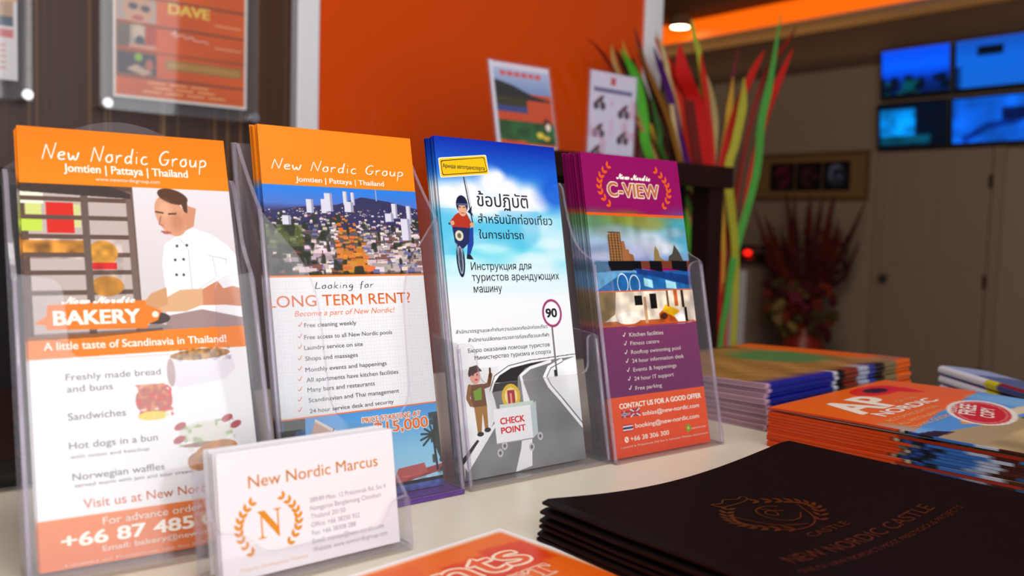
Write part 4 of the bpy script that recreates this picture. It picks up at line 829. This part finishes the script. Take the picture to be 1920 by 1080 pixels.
# --- rooftop pool leaflet
PUR = (.56, .05, .36)
def art_pool(s):
    w2 = s.w; s.rect(0, 0, w2, s.h, PUR); s.grad(0, 42, w2, 91.5, [(0, (.43, .08, .36)), (1, (.50, .08, .36))]); s.grad(0, 0, w2, 42, [(0, (.90, .27, .05)), (1, (.93, .33, .05))])
    s.grad(0, 138, w2, 172.6, [(0, (.50, .56, .74)), (.35, (.62, .70, .82)), (.7, (.42, .60, .60)), (1, (.42, .55, .30))]); s.soft(100, 158, 44, 26, (.24, .60, .72), .8)
    for cx, cy, rx, ry, c in ((8, 168, 30, 12, (.34, .50, .34)), (40, 170, 34, 9, (.50, .52, .16)), (62, 166, 30, 8, (.56, .56, .26)), (24, 160, 30, 7, (.60, .66, .66)), (60, 154, 34, 10, (.80, .84, .90)), (46, 146, 34, 8, (.72, .74, .86)), (20, 148, 26, 7, (.50, .58, .70)), (76, 148, 26, 8, (.86, .86, .88)), (88, 160, 20, 6, (.56, .68, .74)), (12, 142, 24, 5, (.66, .66, .74))): s.soft(cx, cy, rx, ry, c, .75)
    s.noise(0, 139, w2, 172, 7, .22, 15); s.rect(0, 171.6, w2, 173.6, (.90, .36, .12))
    for pts, c in (([(18, 137), (18, 157), (22, 160), (31, 159.5), (31, 137)], (.50, .34, .20)), ([(31, 137), (31, 153), (34, 153), (35, 147), (38, 147), (38, 137)], (.62, .40, .24)), ([(38, 137), (38, 144), (42, 143), (43, 137)], (.58, .36, .22)), ([(63, 137), (64, 145), (66, 150), (69, 146), (70, 141), (74, 139), (74, 137)], (.55, .46, .26)), ([(78, 137), (80, 142), (84, 144), (87, 151), (92, 145), (95, 139), (97, 137)], (.28, .26, .22))): s.poly(pts, c)
    for y in range(139, 160, 2): s.rect(18.4, y, 30.6, y+.7, (.32, .2, .12)); 
    for x in range(20, 31, 3): s.rect(x, 138, x+.6, 159, (.7, .52, .3))
    s.grad(0, 116.5, w2, 131, [(0, (.12, .42, .66)), (1, (.10, .34, .62))]); s.poly([(0, 116.5), (0, 131), (46, 133), (w2, 126), (w2, 121), (60, 129), (30, 130)], (.45, .72, .86), .75)
    s.poly([(0, 130), (20, 131), (46, 137.8), (0, 138.2)], (.24, .42, .56)); s.rect(16, 131.5, 40, 138.5, (.05, .05, .08)); s.rect(40, 133, w2, 138.4, (.45, .22, .14))
    for x0, x1 in ((40, 49), (58, 71), (82, 99)): s.poly([(x0, 138.6), (x1, 138.2), (x1, 130), (x0, 132)], (.04, .04, .07))
    s.poly([(42, 133), (w2, 127), (w2, 119), (66, 126), (44, 129)], (.08, .22, .48)); s.poly([(50, 126), (59, 124), (59, 118), (50, 120)], (.62, .84, .90)); s.poly([(73, 124), (84, 122), (84, 117), (73, 118)], (.62, .84, .90)); s.ell(28, 122, 5.5, 7.5, (.86, .92, .95), ring=.7); s.ell(40, 121, 5.5, 7.5, (.86, .92, .95), ring=.7); s.rect(18, 113, 50, 116.8, (.12, .42, .66)); s.noise(0, 116, w2, 132, 4, .25, 10)
    # interior picture strip
    s.rect(0, 92, w2, 116.6, (.90, .84, .76)); s.rect(0, 116, w2, 116.9, (.86, .38, .16)); s.poly([(0, 92), (0, 116), (20, 116), (17, 100)], (.52, .42, .22)); s.rect(0, 92, 100, 95, (.70, .36, .16)); s.ell(30, 97, 13, 4.5, (.94, .90, .84)); s.rect(38, 106, 46, 113, (.08, .07, .07)); s.rect(54, 103, 61, 114, (.08, .06, .06)); s.rect(47, 92, 50, 112, (.72, .55, .4)); s.poly([(62, 93), (62, 99), (70, 104), (86, 99), (86, 93)], (.72, .30, .10)); s.poly([(66, 101), (70, 106), (84, 101), (84, 95), (78, 96)], (.92, .70, .10)); s.ell(67, 97, 4, 2.4, (.3, .14, .08)); s.rect(72, 104, 74, 116, (.4, .25, .15)); s.rect(80, 104, 84, 117, (.75, .36, .16))
    s.rect(86, 93, w2, 116, (.88, .82, .74)); s.poly([(78, 97), (88, 101), (92, 92), (82, 92)], (.93, .92, .9)); s.rect(88, 103, 91, 116, (.18, .12, .1)); s.rect(90, 92, 93, 103, (.06, .05, .05)); s.noise(0, 92, w2, 116, 5, .35, 16); s.rect(0, 91.3, w2, 92.3, (.82, .34, .12))
    # flags, phone, dot
    s.rect(12, 27.2, 20.5, 32, (.72, .12, .16)); s.rect(14.5, 27.2, 16, 32, (.9, .9, .92)); s.rect(12, 29, 20.5, 30.3, (.9, .9, .92)); s.rect(14.9, 27.2, 15.6, 32, (.14, .16, .42)); s.rect(12, 29.3, 20.5, 30, (.14, .16, .42))
    s.rect(21.5, 27.6, 30.5, 32.6, (.14, .16, .42)); s.line([(21.5, 27.6), (30.5, 32.6)], 1, (.93, .9, .92)); s.line([(21.5, 32.6), (30.5, 27.6)], 1, (.93, .9, .92)); s.rect(25.2, 27.6, 26.8, 32.6, (.8, .14, .2)); s.rect(21.5, 29.3, 30.5, 30.9, (.8, .14, .2))
    s.rect(12.2, 17.6, 22.2, 22.6, (.75, .14, .2)); s.rect(12.2, 18.5, 22.2, 21.7, (.95, .95, .96)); s.rect(12.2, 19.3, 22.2, 20.9, (.12, .14, .36)); s.ell(14.6, 12.2, 2.0, 2.1, (1, .96, .9)); s.line([(14, 13), (15.4, 11.4)], .7, (.9, .3, .06)); s.ell(79.1, 13, 2.9, 2.9, (.42, .62, .18)); s.ell(79.1, 13, 1.2, 1.2, (.85, .8, .3))

HB = 210.5
# bakery
y1, l1 = -.06968, .36235; O1 = (.08145, .42416, .0036)
S1 = Sheet(100.6, 212.5, .3); art_bakery(S1); leaflet_front(O1, y1, l1, S1, letters(TXT1), 'leaflet', 'orange and white bakery leaflet in the leftmost holder, baker in white jacket on it')
leaflet_stack((O1[0]+.0005, O1[1], O1[2]), y1, l1, art_bakery, 100.2, 210.5, 4, .0013, 'leaflet', 'bakery leaflet tucked behind the front one in the leftmost holder', 'bakery leaflets behind the front one', seed=3)
# rent
y2, l2 = .01464, .21569; O2 = (.20391, .43936, .0036)
S2 = Sheet(100.6, 214, .3); art_rent(S2); leaflet_front(O2, y2, l2, S2, letters(TXT2), 'leaflet', 'orange-topped rental leaflet with aerial city photo, in the second holder from left')
leaflet_stack(O2, y2, l2, art_rent, 100.4, 213.5, 8, .0011, 'leaflet', 'orange-edged rental leaflet stacked behind the front one showing the city photo', 'rental leaflets behind the front one', seed=5)
# rules
y3, l3 = .00574, .20206; O3 = (.31872, .43885, .0036)
S3 = Sheet(101.5, 216.5, .3); art_rules(S3)
def rules_extra(mb):
    q = lambda pts, c, d: mb.add([leaf_fn(x, y, d) for x, y in pts], [tuple(range(len(pts)))], 0, c)
    rp = lambda a: roundpoly([(3+a, 190+a), (41-a*.8, 194.3+a), (39.8-a, 206.2-a), (2.6+a, 201.6-a)], [1.4]*4)
    q(rp(-.7), (.98, .94, .80), .00003); q(rp(0), (.94, .76, .05), .00004); q(rp(1.0), (.16, .12, .08), .00005); q(rp(1.5), (.94, .76, .05), .00006)
    letters(TXT3)(mb)
leaflet_front(O3, y3, l3, S3, rules_extra, 'leaflet', 'blue sky leaflet with yellow sign, motorcycle rider and grey road, in the low holder')
leaflet_stack(O3, y3, l3, art_rules, 101.2, 215.5, 9, .0012, 'leaflet', 'blue-edged driving leaflet stacked behind the front one with the yellow sign', 'driving leaflets behind the front one', seed=8)
# pool
y4, l4 = -.00952, .21048; O4 = (.43859, .43122, .0016)
S4 = Sheet(102, 217, .3); art_pool(S4)
def pool_extra(mb):
    letters(TXT4)(mb)
    leaf_arc(mb, leaf_fn, ((27.5, 209.5), (15.5, 193), (27.5, 177)), 8, 5.0, 2.3, (.90, .36, .10)); leaf_arc(mb, leaf_fn, ((75, 208.5), (88, 193), (76.5, 177)), 8, 5.0, 2.3, (.90, .36, .10))
leaflet_front(O4, y4, l4, S4, pool_extra, 'leaflet', 'purple and orange leaflet with rooftop pool photo, in the rightmost holder')
leaflet_stack(O4, y4, l4, art_pool, 101.8, 216.5, 18, .00112, 'leaflet', 'purple-edged hotel leaflet stacked behind the front one in the rightmost holder', 'hotel leaflets behind the front one', fan=.0009, seed=9)

def outA(xl, xr, sF, sb, wl): return roundpoly([(xl, 0), (xr, 0), (xr, sF), (xr-wl, sF-.003), (xr-wl-.001, sb), (xl+wl+.001, sb), (xl+wl, sF-.003), (xl, sF)], [0, 0, .004, .008, .009, .009, .008, .004])
def sideA(dF, dB, sF, sB): return [(-dB, 0), (dF, 0), (dF, sF)] + bez((dF, sF), (-dB+.016, sF+.006), (-dB+.010, sF+.01), (-dB+.007, sB-.004), 10)[1:] + [(-dB+.004, sB), (-dB, sB)]
def arch(xl, xr, s0, s1): return [(xl, 0), (xr, 0)] + [(xr+(xl-xr)*k/16, s0+(s1-s0)*math.sin(math.pi*k/16)) for k in range(17)]
holder(O1, y1, l1, 'clear acrylic leaflet holder with grey arched back, leftmost on the counter', outA(-.006, .1065, .138, .096, .021), sideA(.007, .013, .138, .19), arch(-.006, .1065, .19, .2205), -.006, .1065, .007, .013, M['base_ac'], .0030)
f2 = roundpoly([(-.0085, 0), (.1066, 0), (.1066, .166), (.083, .137), (.0765, .118), (.074, .046), (.024, .046), (.0215, .118), (.015, .137), (-.0085, .166)], [0, 0, .003, .012, .012, .02, .02, .012, .012, .003])
holder(O2, y2, l2, 'clear acrylic leaflet holder with violet base and deep notched front', f2, [(-.016, 0), (.0115, 0), (.0115, .166)] + bez((.0115, .166), (.004, .176), (-.004, .188), (-.011, .203), 8)[1:] + [(-.016, .204)], [(-.0085, 0), (.1066, 0), (.1066, .204), (-.0085, .204)], -.0085, .1066, .0115, .016, M['base_violet'], .0032)
f3 = roundpoly([(-.0035, 0), (.1150, 0), (.1150, .086), (.106, .086), (.103, .060), (.012, .060), (.009, .086), (-.0035, .086)], [0, 0, .003, .006, .008, .008, .006, .003])
holder(O3, y3, l3, 'low clear acrylic pocket holder around the blue driving leaflets', f3, [(-.015, 0), (.0085, 0), (.0085, .086), (-.015, .088)], [(-.0035, 0), (.1150, 0), (.1150, .09), (-.0035, .09)], -.0035, .1150, .0085, .015, M['base_ac'], .0030)
holder(O4, y4, l4, 'clear acrylic leaflet holder around the purple leaflets, rightmost of the four', outA(-.0045, .1095, .140, .092, .016), sideA(.005, .026, .140, .195), [(-.0045, 0), (.1095, 0), (.1095, .195), (-.0045, .195)], -.0045, .1095, .005, .026, M['base_ac'], .0013)

# ================================================================== business cards in their holder
OC = (.1417, .3694, .0034); yc, lc = .033, .175
shc = Sheet(90, 54, .6, bg=(.95, .94, .96)); GO = (.88, .57, .10)
mb = MB(); sheet_mesh(mb, shc, leaf_fn, .0005)
text(mb, leaf_fn, 'r', 'New Nordic Marcus', 14, 38.6, 66.5, 5.4, (.86, .55, .12), d=.00006)
for k, (s2, wd) in enumerate((('389/89 Moo. 12 Pratumnak Rd. Soi 4', 41), ('Nongprue Banglamung Chonburi', 38), ('Thailand 20150', 18), ('Office: +66 38250 922', 25.5), ('Fax: +66 38308 288', 23), ('Email: marcus@new-nordic.com', 38.5), ('Website: www.newnordicgroup.com', 40))):
    text(mb, leaf_fn, 'n', s2, 43, 27.3-k*3.75, wd, 2.2, (.62, .58, .66))
text(mb, leaf_fn, 'S', 'N', 17.2, 15.6, 11.5, 12.4, GO)
leaf_arc(mb, leaf_fn, ((15.5, 32.5), (8.5, 21), (16, 8.2)), 9, 3.6, 1.7, GO); leaf_arc(mb, leaf_fn, ((29, 33), (36.8, 21.5), (29.5, 9.6)), 9, 3.6, 1.7, GO)
text(mb, leaf_fn, 'n', 'Property Development Thailand', 8, 3.2, 32, 1.4, (.92, .72, .5))
o = mb.build('business_card', M['card'], loc=(OC[0], OC[1], ZC+OC[2]), rot=(-lc, 0, yc), ink=True, recalc=False); tag(o, 'front white business card with golden laurel emblem and orange name line', 'business card')
first = None; r = random.Random(2); shb = Sheet(90, 54, 30, bg=(.95, .94, .96))
for k in range(12):
    if first is None: mb = MB(); sheet_mesh(mb, shb, leaf_fn, .0006); o = first = mb.build('business_card', M['card'], ink=True, recalc=False)
    else: o = first.copy(); COL.objects.link(o)
    o.location = (OC[0]+r.uniform(-.0006, .0006), OC[1]+.0012+k*.00122, ZC+OC[2]+r.uniform(0, .0012)); o.rotation_euler = (-lc, 0, yc)
    tag(o, 'white business card stacked behind the front one with the laurel emblem', 'business card', 'business cards behind the front one')
t = empty('card_holder', (OC[0], OC[1], ZC), 'small clear acrylic holder full of white business cards, in front of the leaflets', 'card holder', None, (0, 0, yc))
ct, st = math.cos(lc), math.sin(lc); xl, xr, dF, dB, th = -.004, .094, .004, .0172, .002
pan = lambda d: (lambda x, s2, q: (x, s2*st-d-q, s2*ct+.003))
MB().box((xl, -dF-.002, .0002), (xr, dB+.002, .003)).build('base', M['base_ac'], t, bevel=.0008)
MB().prism(roundpoly([(xl, 0), (xr, 0), (xr, .024), (.084, .023), (.078, .0115), (.018, .0115), (.010, .021), (xl, .024)], [0, 0, .002, .006, .007, .012, .010, .002]), pan(dF), 0, th, 0, 1).build('front_panel', [M['acrylic'], M['rim']], t)
MB().prism(roundpoly([(xl, 0), (xr, 0), (xr, .052), (xl, .052)], [0, 0, .004, .004]), pan(-dB), -th, 0, 0, 1).build('back_panel', [M['acrylic'], M['rim']], t)
for x0 in (xl, xr-th): MB().prism([(-dB, 0), (dF, 0), (dF, .024), (-dB, .046)], lambda d, s2, q: (x0+q, s2*st-d, s2*ct+.003), 0, th, 0, 1).build('side_panel', [M['acrylic'], M['rim']], t)

# ================================================================== things lying on the counter
def flat_fn(h2, zf=lambda x, y: 0.0): return lambda x, y, q: (x/1000, (y-h2)/1000, q+zf(x, y))
# orange flyer
shf = Sheet(210, 297, 2.0, bg=(.94, .92, .94)); shf.grad(4.5, 4.5, 205.5, 292.5, [(0, (.88, .30, .05)), (1, (.91, .42, .08))]); rr = random.Random(6)
for k in range(46):
    x, y = rr.uniform(10, 190), rr.uniform(20, 285); c = rr.choice([(.86, .22, .05), (.90, .36, .06), (.93, .55, .12), (.84, .18, .05)])
    shf.poly([(max(4.5, min(205.5, x+a)), max(4.5, min(292.5, y+b2))) for a, b2 in ((-16, -12), (14, -16), (18, 10), (-10, 14))], c, .75)
mb = MB(); fn = flat_fn(297); sheet_mesh(mb, shf, fn, .0004)
for s2, x, y, wd, cp, kd in (('Giants', 75, 255, 116, 24, 'S'), ('FEST', 128, 237, 62, 11, 'S')):
    e = cp*.075
    for k in range(8): text(mb, fn, kd, s2, x+e*math.cos(k*math.pi/4), y+e*math.sin(k*math.pi/4), wd, cp, (.97, .87, .78), d=.0001+k*1e-6)
    text(mb, fn, kd, s2, x, y, wd, cp, (.90, .34, .10), d=.0002)
yf = R(7.5); o = mb.build('flyer', M['print'], loc=(.290-.210*math.cos(yf), .367-.210*math.sin(yf), ZC+.0006), rot=(0, 0, yf), ink=True, recalc=False)
tag(o, 'glossy orange flyer with white border lying flat beside the black folders', 'flyer')

# six black folders
fw, fh = 231, 310
zl = [.0018, .0052, .0088, .0118, .0162, .0206]; zm = [.0018+.0021*k for k in range(6)]; zr = [.0018+.0036*k for k in range(6)]
yaw_f = R(2.2)
for k in range(6):
    def zf(x, y, k=k):
        u = x/fw; s2 = math.sin(math.pi*min(u/.95, 1))**1.0; base = zl[k]*(1-u)+zr[k]*u; v = max(0, (y-fh+60)/60)
        return base*(1-s2)+zm[k]*s2 - (.0015*max(0, 1-u/.035)**2 if k else 0)
    fn = flat_fn(fh, zf); mb = MB(); nx, ny = 36, 6
    P = [[(fw*i/nx, fh*j/ny) for i in range(nx+1)] for j in range(ny+1)]
    if True:                                               # round the corner tips a little
        cut = 3.0
        P[-1][0] = (cut*.4, fh-cut*.4)
    idx = lambda j, i: j*(nx+1)+i
    top = [fn(x, y, 0) for row in P for x, y in row]; bot = [fn(x, y, -.0013) for row in P for x, y in row]; n = len(top)
    fs = [(idx(j, i), idx(j, i+1), idx(j+1, i+1), idx(j+1, i)) for j in range(ny) for i in range(nx)]
    ring = [idx(0, i) for i in range(nx)]+[idx(j, nx) for j in range(ny)]+[idx(ny, i) for i in range(nx, 0, -1)]+[idx(j, 0) for j in range(ny, 0, -1)]
    mb.add(top+bot, fs+[tuple(n+q for q in f2_)[::-1] for f2_ in fs]+[(ring[a], ring[(a+1) % len(ring)], n+ring[(a+1) % len(ring)], n+ring[a]) for a in range(len(ring))], 0)
    if k == 5:
        tf = lambda x, y, d: fn(x, y, d)
        def foil(kind, body, x, y, w2, cap): text(mb, tf, kind, body, x, fh-y, w2, cap, (1, 1, 1), 1, .00025)
        foil('n', 'NEW NORDIC CASTLE', 39, 124, 137, 8.6); foil('n', 'ONE OF NEW NORDIC’S MOST PRESTIGIOUS PROJECTS', 29, 134, 158, 3.6); foil('n', 'CASTLE', 86, 105, 36, 5)
        foil('n', ' ', 0, 0, 1, 1) if False else None
        g = lambda x, y, d=.00025: tf(x, fh-y, d)
        leaf_arc(mb, lambda x, y, d: g(x, y), ((90, 52), (71, 74), (94, 94)), 11, 7, 2.6, (1, 1, 1), mi=1); leaf_arc(mb, lambda x, y, d: g(x, y), ((112, 52), (133, 74), (110, 94)), 11, 7, 2.6, (1, 1, 1), mi=1)
        v, f = ribbons([[(88, 50), (86, 42), (94, 46), (101, 40), (108, 46), (116, 42), (114, 50), (88, 50)], [(80, 88), (92, 96), (114, 92), (128, 70)], [(116, 66), (110, 61), (99, 62), (93, 72), (97, 83), (108, 85), (117, 79)], [(104, 62), (108, 70), (102, 76), (98, 70), (104, 66), (112, 72)], [(78, 62), (84, 84), (104, 92)]], 1.0); mb.add([g(*q) for q in v], f, 1)
    dx = [-.004, -.0035, -.0022, -.002, -.0018, 0][k]
    o = mb.build('folder', [M['blackcard'], M['gold']], loc=(.2976+dx, .345+dx*.3, ZC), rot=(0, 0, yaw_f-[.012, .008, .005, .003, .002, 0][k]))
    pos = ['lowest black folder of the stack, lying on the counter', 'black folder second from the bottom of the stack', 'black folder third from the bottom of the stack', 'black folder third from the top of the stack', 'black folder just below the topmost one', 'topmost black presentation folder with copper laurel emblem and lettering'][k]
    tag(o, pos, 'folder', 'black folders at the front right')

# orange magazines
mw, mh = 208, 290
def art_ap(s):
    w2, h2 = s.w, s.h; s.rect(0, 0, w2, h2, (.92, .40, .02)); V = lambda v: h2-v
    s.poly([(w2, V(80)), (150, V(86)), (90, V(92)), (40, V(100)), (0, V(108)), (0, 0), (w2, 0)], (.30, .58, .86)); s.noise(0, 0, w2, V(80), 60, .6, 6, (.55, .75, .92), .55)
    s.poly([(0, V(116)), (60, V(126)), (w2, V(150)), (w2, V(185)), (0, V(185))], (.66, .58, .42)); s.poly([(60, V(118)), (75, V(112)), (w2, V(128)), (w2, V(142)), (70, V(124))], (.86, .80, .68)); s.poly([(60, V(118)), (68, V(113)), (70, V(122))], (.90, .55, .15)); s.poly([(0, V(110)), (20, V(114)), (30, V(124)), (0, V(122))], (.10, .10, .10)); s.poly([(120, V(138)), (w2, V(142)), (w2, V(152)), (130, V(146))], (.08, .08, .09)); s.poly([(0, V(185)), (w2, V(185)), (w2, 0), (0, 0)], (.55, .50, .22)); s.noise(0, 0, w2, V(150), 22, .5, 3)
    s.ell(140, V(21), 36, 15, (.86, .10, .05)); s.poly([(150, V(35)), (178, V(27)), (168, V(52)), (160, V(48))], (.86, .12, .05)); s.ell(140, V(21), 17, 8, (.14, .05, .04))
    s.ell(118, V(112), 50, 24, (.93, .90, .88), rot=.30); s.ell(117, V(112), 45, 20, (.80, .12, .12), rot=.30); s.ell(117, V(112), 41, 17.5, (.93, .80, .76), rot=.30, ring=.7)
    # the spine
    j = s.w*0+getattr(s, 'shift', 0); V = lambda v: h2-v-j
    s.rect(0, V(98), 3, h2, (.88, .27, .05)); s.rect(0, V(120), 3, V(98), (.08, .10, .16)); s.rect(0, V(102), 3, V(99), (.75, .72, .6)); s.rect(0, V(111), 3, V(105), (.16, .28, .6)); s.rect(0, V(150), 3, V(120), (.20, .42, .75)); s.rect(0, V(160), 3, V(146), (.72, .76, .86)); s.rect(0, V(176), 3, V(160), (.28, .10, .08)); s.rect(0, V(215), 3, V(176), (.2, .45, .70)); s.rect(0, 0, 3, V(215), (.5, .2, .1))
sha = Sheet(mw, mh, 1.5); art_ap(sha); n = 13; pit = .0022; r = random.Random(4); first = None; ya = R(6.0)
for k in range(n):
    if k == n-1:
        zf = lambda x, y: .0012*math.sin(math.pi*min(1, (mh-y)/mh*2.2)) + .0008; fn = flat_fn(mh, zf); mb = MB(); sheet_mesh(mb, sha, fn, .0013)
        g = lambda x, y, d: fn(x, mh-60+y, d)
        text(mb, lambda x, y, d: fn(x, y, d), 'B', 'AP', 28, mh-60, 74, 36, (.98, .93, .88), d=.0003); text(mb, fn, 'B', 'NORDIC', 34, mh-74, 102, 11, (.98, .93, .88), d=.0003); text(mb, fn, 'b', 'OF THE', 98, mh-58, 36, 5, (.95, .72, .45), d=.0003)
        for q, (s2, wd) in enumerate((('ACCOMMODATION', 92), ('ALL RESTAURANTS', 84), ('TRAVEL GUIDES', 70))): text(mb, fn, 'n', s2, 18-q*2, mh-84-q*9.5, wd, 4.6, (.97, .74, .48), d=.0003)
        for q, (s2, wd, cp) in enumerate((('PICK UP A', 30, 4), ('FREE', 44, 11), ('COPY', 40, 9))): text(mb, fn, 'B', s2, 96+q*2, mh-101-q*12.5, wd, cp, (.97, .86, .82), d=.0003, ang=.30)
        o = mb.build('magazine', M['print'], ink=True, recalc=False)
    elif k < 5:
        fn = flat_fn(mh); mb = MB(); shl = Sheet(mw, mh, 3); shl.shift = (0, 9, -5, 16, 4)[k]; art_ap(shl)
        if k == 3: shl.rect(0, mh-176, 3, mh-98, (.62, .14, .06))
        sheet_mesh(mb, shl, fn, .0019); o = mb.build('magazine', M['print'], ink=True, recalc=False); protos = (protos if k else []) + [o]
    else: o = protos[(0, 1, 2, 3, 4, 2, 0, 4)[k % 8]].copy(); COL.objects.link(o)
    j = 0 if k == n-1 else 1
    o.location = (.5725+r.uniform(-.0008, .0008)*j, .4030+r.uniform(-.001, .001)*j, ZC+.0021+k*pit); o.rotation_euler = (0, 0, ya+r.uniform(-.004, .004)*j)
    tag(o, 'topmost orange magazine with red map pin, white lettering and round red sticker' if k == n-1 else 'orange-spined magazine in the stack under the one with the red map pin', 'magazine', 'orange magazines in the stack' )

# folded magazines: a rounded spine, covers, and pages showing at the end
def folded(length, depth, t0, t1, spine, cover, pages, name):
    # spine along +x at y = 0, opening towards +y; spine(x) and cover(x, y) give colours
    mb = MB(); nx = 40; A = [math.pi/2+math.pi*k/8 for k in range(9)]
    prof = [(depth*(1-u), t1+(t0-t1)*min(1, u*1.25)**.8) for u in (0, .1, .2, .3, .4, .5, .6, .7, .8, .9)] + [(t0*.5+t0*.5*math.cos(a), t0/2+t0/2*math.sin(a)) for a in A] + [(depth*.33, 0), (depth, 0)]
    k = len(prof); vs, cs = [], []
    for i in range(nx+1):
        x = length*i/nx
        for q, (y, z) in enumerate(prof):
            vs.append((x, y, z)); cs.append(spine(x/length, q) if 10 <= q <= 18 else cover(x/length, y/depth))
    mb.add(vs, [(i*k+q, i*k+(q+1) % k, (i+1)*k+(q+1) % k, (i+1)*k+q) for i in range(nx) for q in range(k)], 0, cs)
    for x, rev in ((0, 1), (length, 0)):
        e = [(x, y, z) for y, z in prof]; mb.add(e, [tuple(range(k))[::-1] if rev else tuple(range(k))], 0, pages)
        for q in range(1, 4):                              # page lines
            z = t0*q/4; mb.add([(x-.0003 if rev else x+.0003, t0*.5, z), (x-.0003 if rev else x+.0003, depth, t1*q/4), (x-.0003 if rev else x+.0003, depth, t1*q/4+.0003), (x-.0003 if rev else x+.0003, t0*.5, z+.0004)], [(0, 1, 2, 3)], 0, tuple(c*.6 for c in pages))
    return mb.build(name, M['print'], smooth=False, ink=True)
def sp_blue(u, q):
    for lim, c in ((.02, (.75, .6, .7)), (.42, (.10, .13, .52)), (.45, (.75, .75, .8)), (.50, (.06, .06, .09)), (.58, (.45, .16, .1)), (.66, (.6, .62, .7)), (.72, (.15, .2, .5)), (.80, (.10, .09, .08)), (.9, (.45, .38, .25))):
        if u < lim: return c
    return (.80, .34, .08)
def cv_food(u, v):
    r2 = math.sin(u*37+v*11)*math.sin(v*41-u*9)
    if u > .86 and v > .12: return (.88, .38, .08)
    if v > .90: return (.30, .22, .18)
    if (u-.66)**2/.03+(v-.52)**2/.08 < 1: return (.30, .50, .30)
    return (.62+.10*r2, .45+.08*r2, .24+.06*r2)
first = None; r = random.Random(9)
for k in range(9):
    if first is None: o = first = folded(.262, .185, .0046, .0030, sp_blue, cv_food, (.82, .66, .74), 'magazine')
    else: o = first.copy(); COL.objects.link(o)
    f = k/8; o.location = (.612+r.uniform(-.002, .002), .432+r.uniform(-.0015, .0015), ZC+.0003+k*.0043); o.rotation_euler = (-R(.42)*k*.5+0, 0, R(4)+r.uniform(-.006, .006))
    tag(o, 'topmost folded magazine with blue spine and brown food cover behind the orange stack' if k == 8 else 'blue-spined folded magazine in the pile behind the orange magazine stack', 'magazine', 'blue-spined magazines behind the orange stack')
def sp_white(u, q):
    for lim, c in ((.40, (.86, .88, .95)), (.52, (.80, .78, .15)), (.72, (.55, .12, .10) if q < 13 else (.2, .3, .6)), (.9, (.15, .35, .2))):
        if u < lim: return c if not (u < .40 and q > 15) else (.25, .35, .75)
    return (.1, .25, .6)
first = None
for k in range(3):
    if first is None: o = first = folded(.20, .055, .0086, .0035, sp_white, lambda u, v: (.62, .68, .85) if u < .3 else (.3, .4, .6), (.9, .9, .93), 'brochure')
    else: o = first.copy(); COL.objects.link(o)
    o.location = (.930-.002*(2-k), .450-.002*(2-k), ZC+.0006+k*.0091); o.rotation_euler = (0, 0, R(-125))
    tag(o, ['lowest of three rounded white-spined brochures beyond the orange magazines', 'middle of three rounded white-spined brochures beyond the orange magazines', 'topmost of three rounded white-spined brochures beyond the orange magazines'][k], 'brochure', 'white-spined brochures at the right edge')
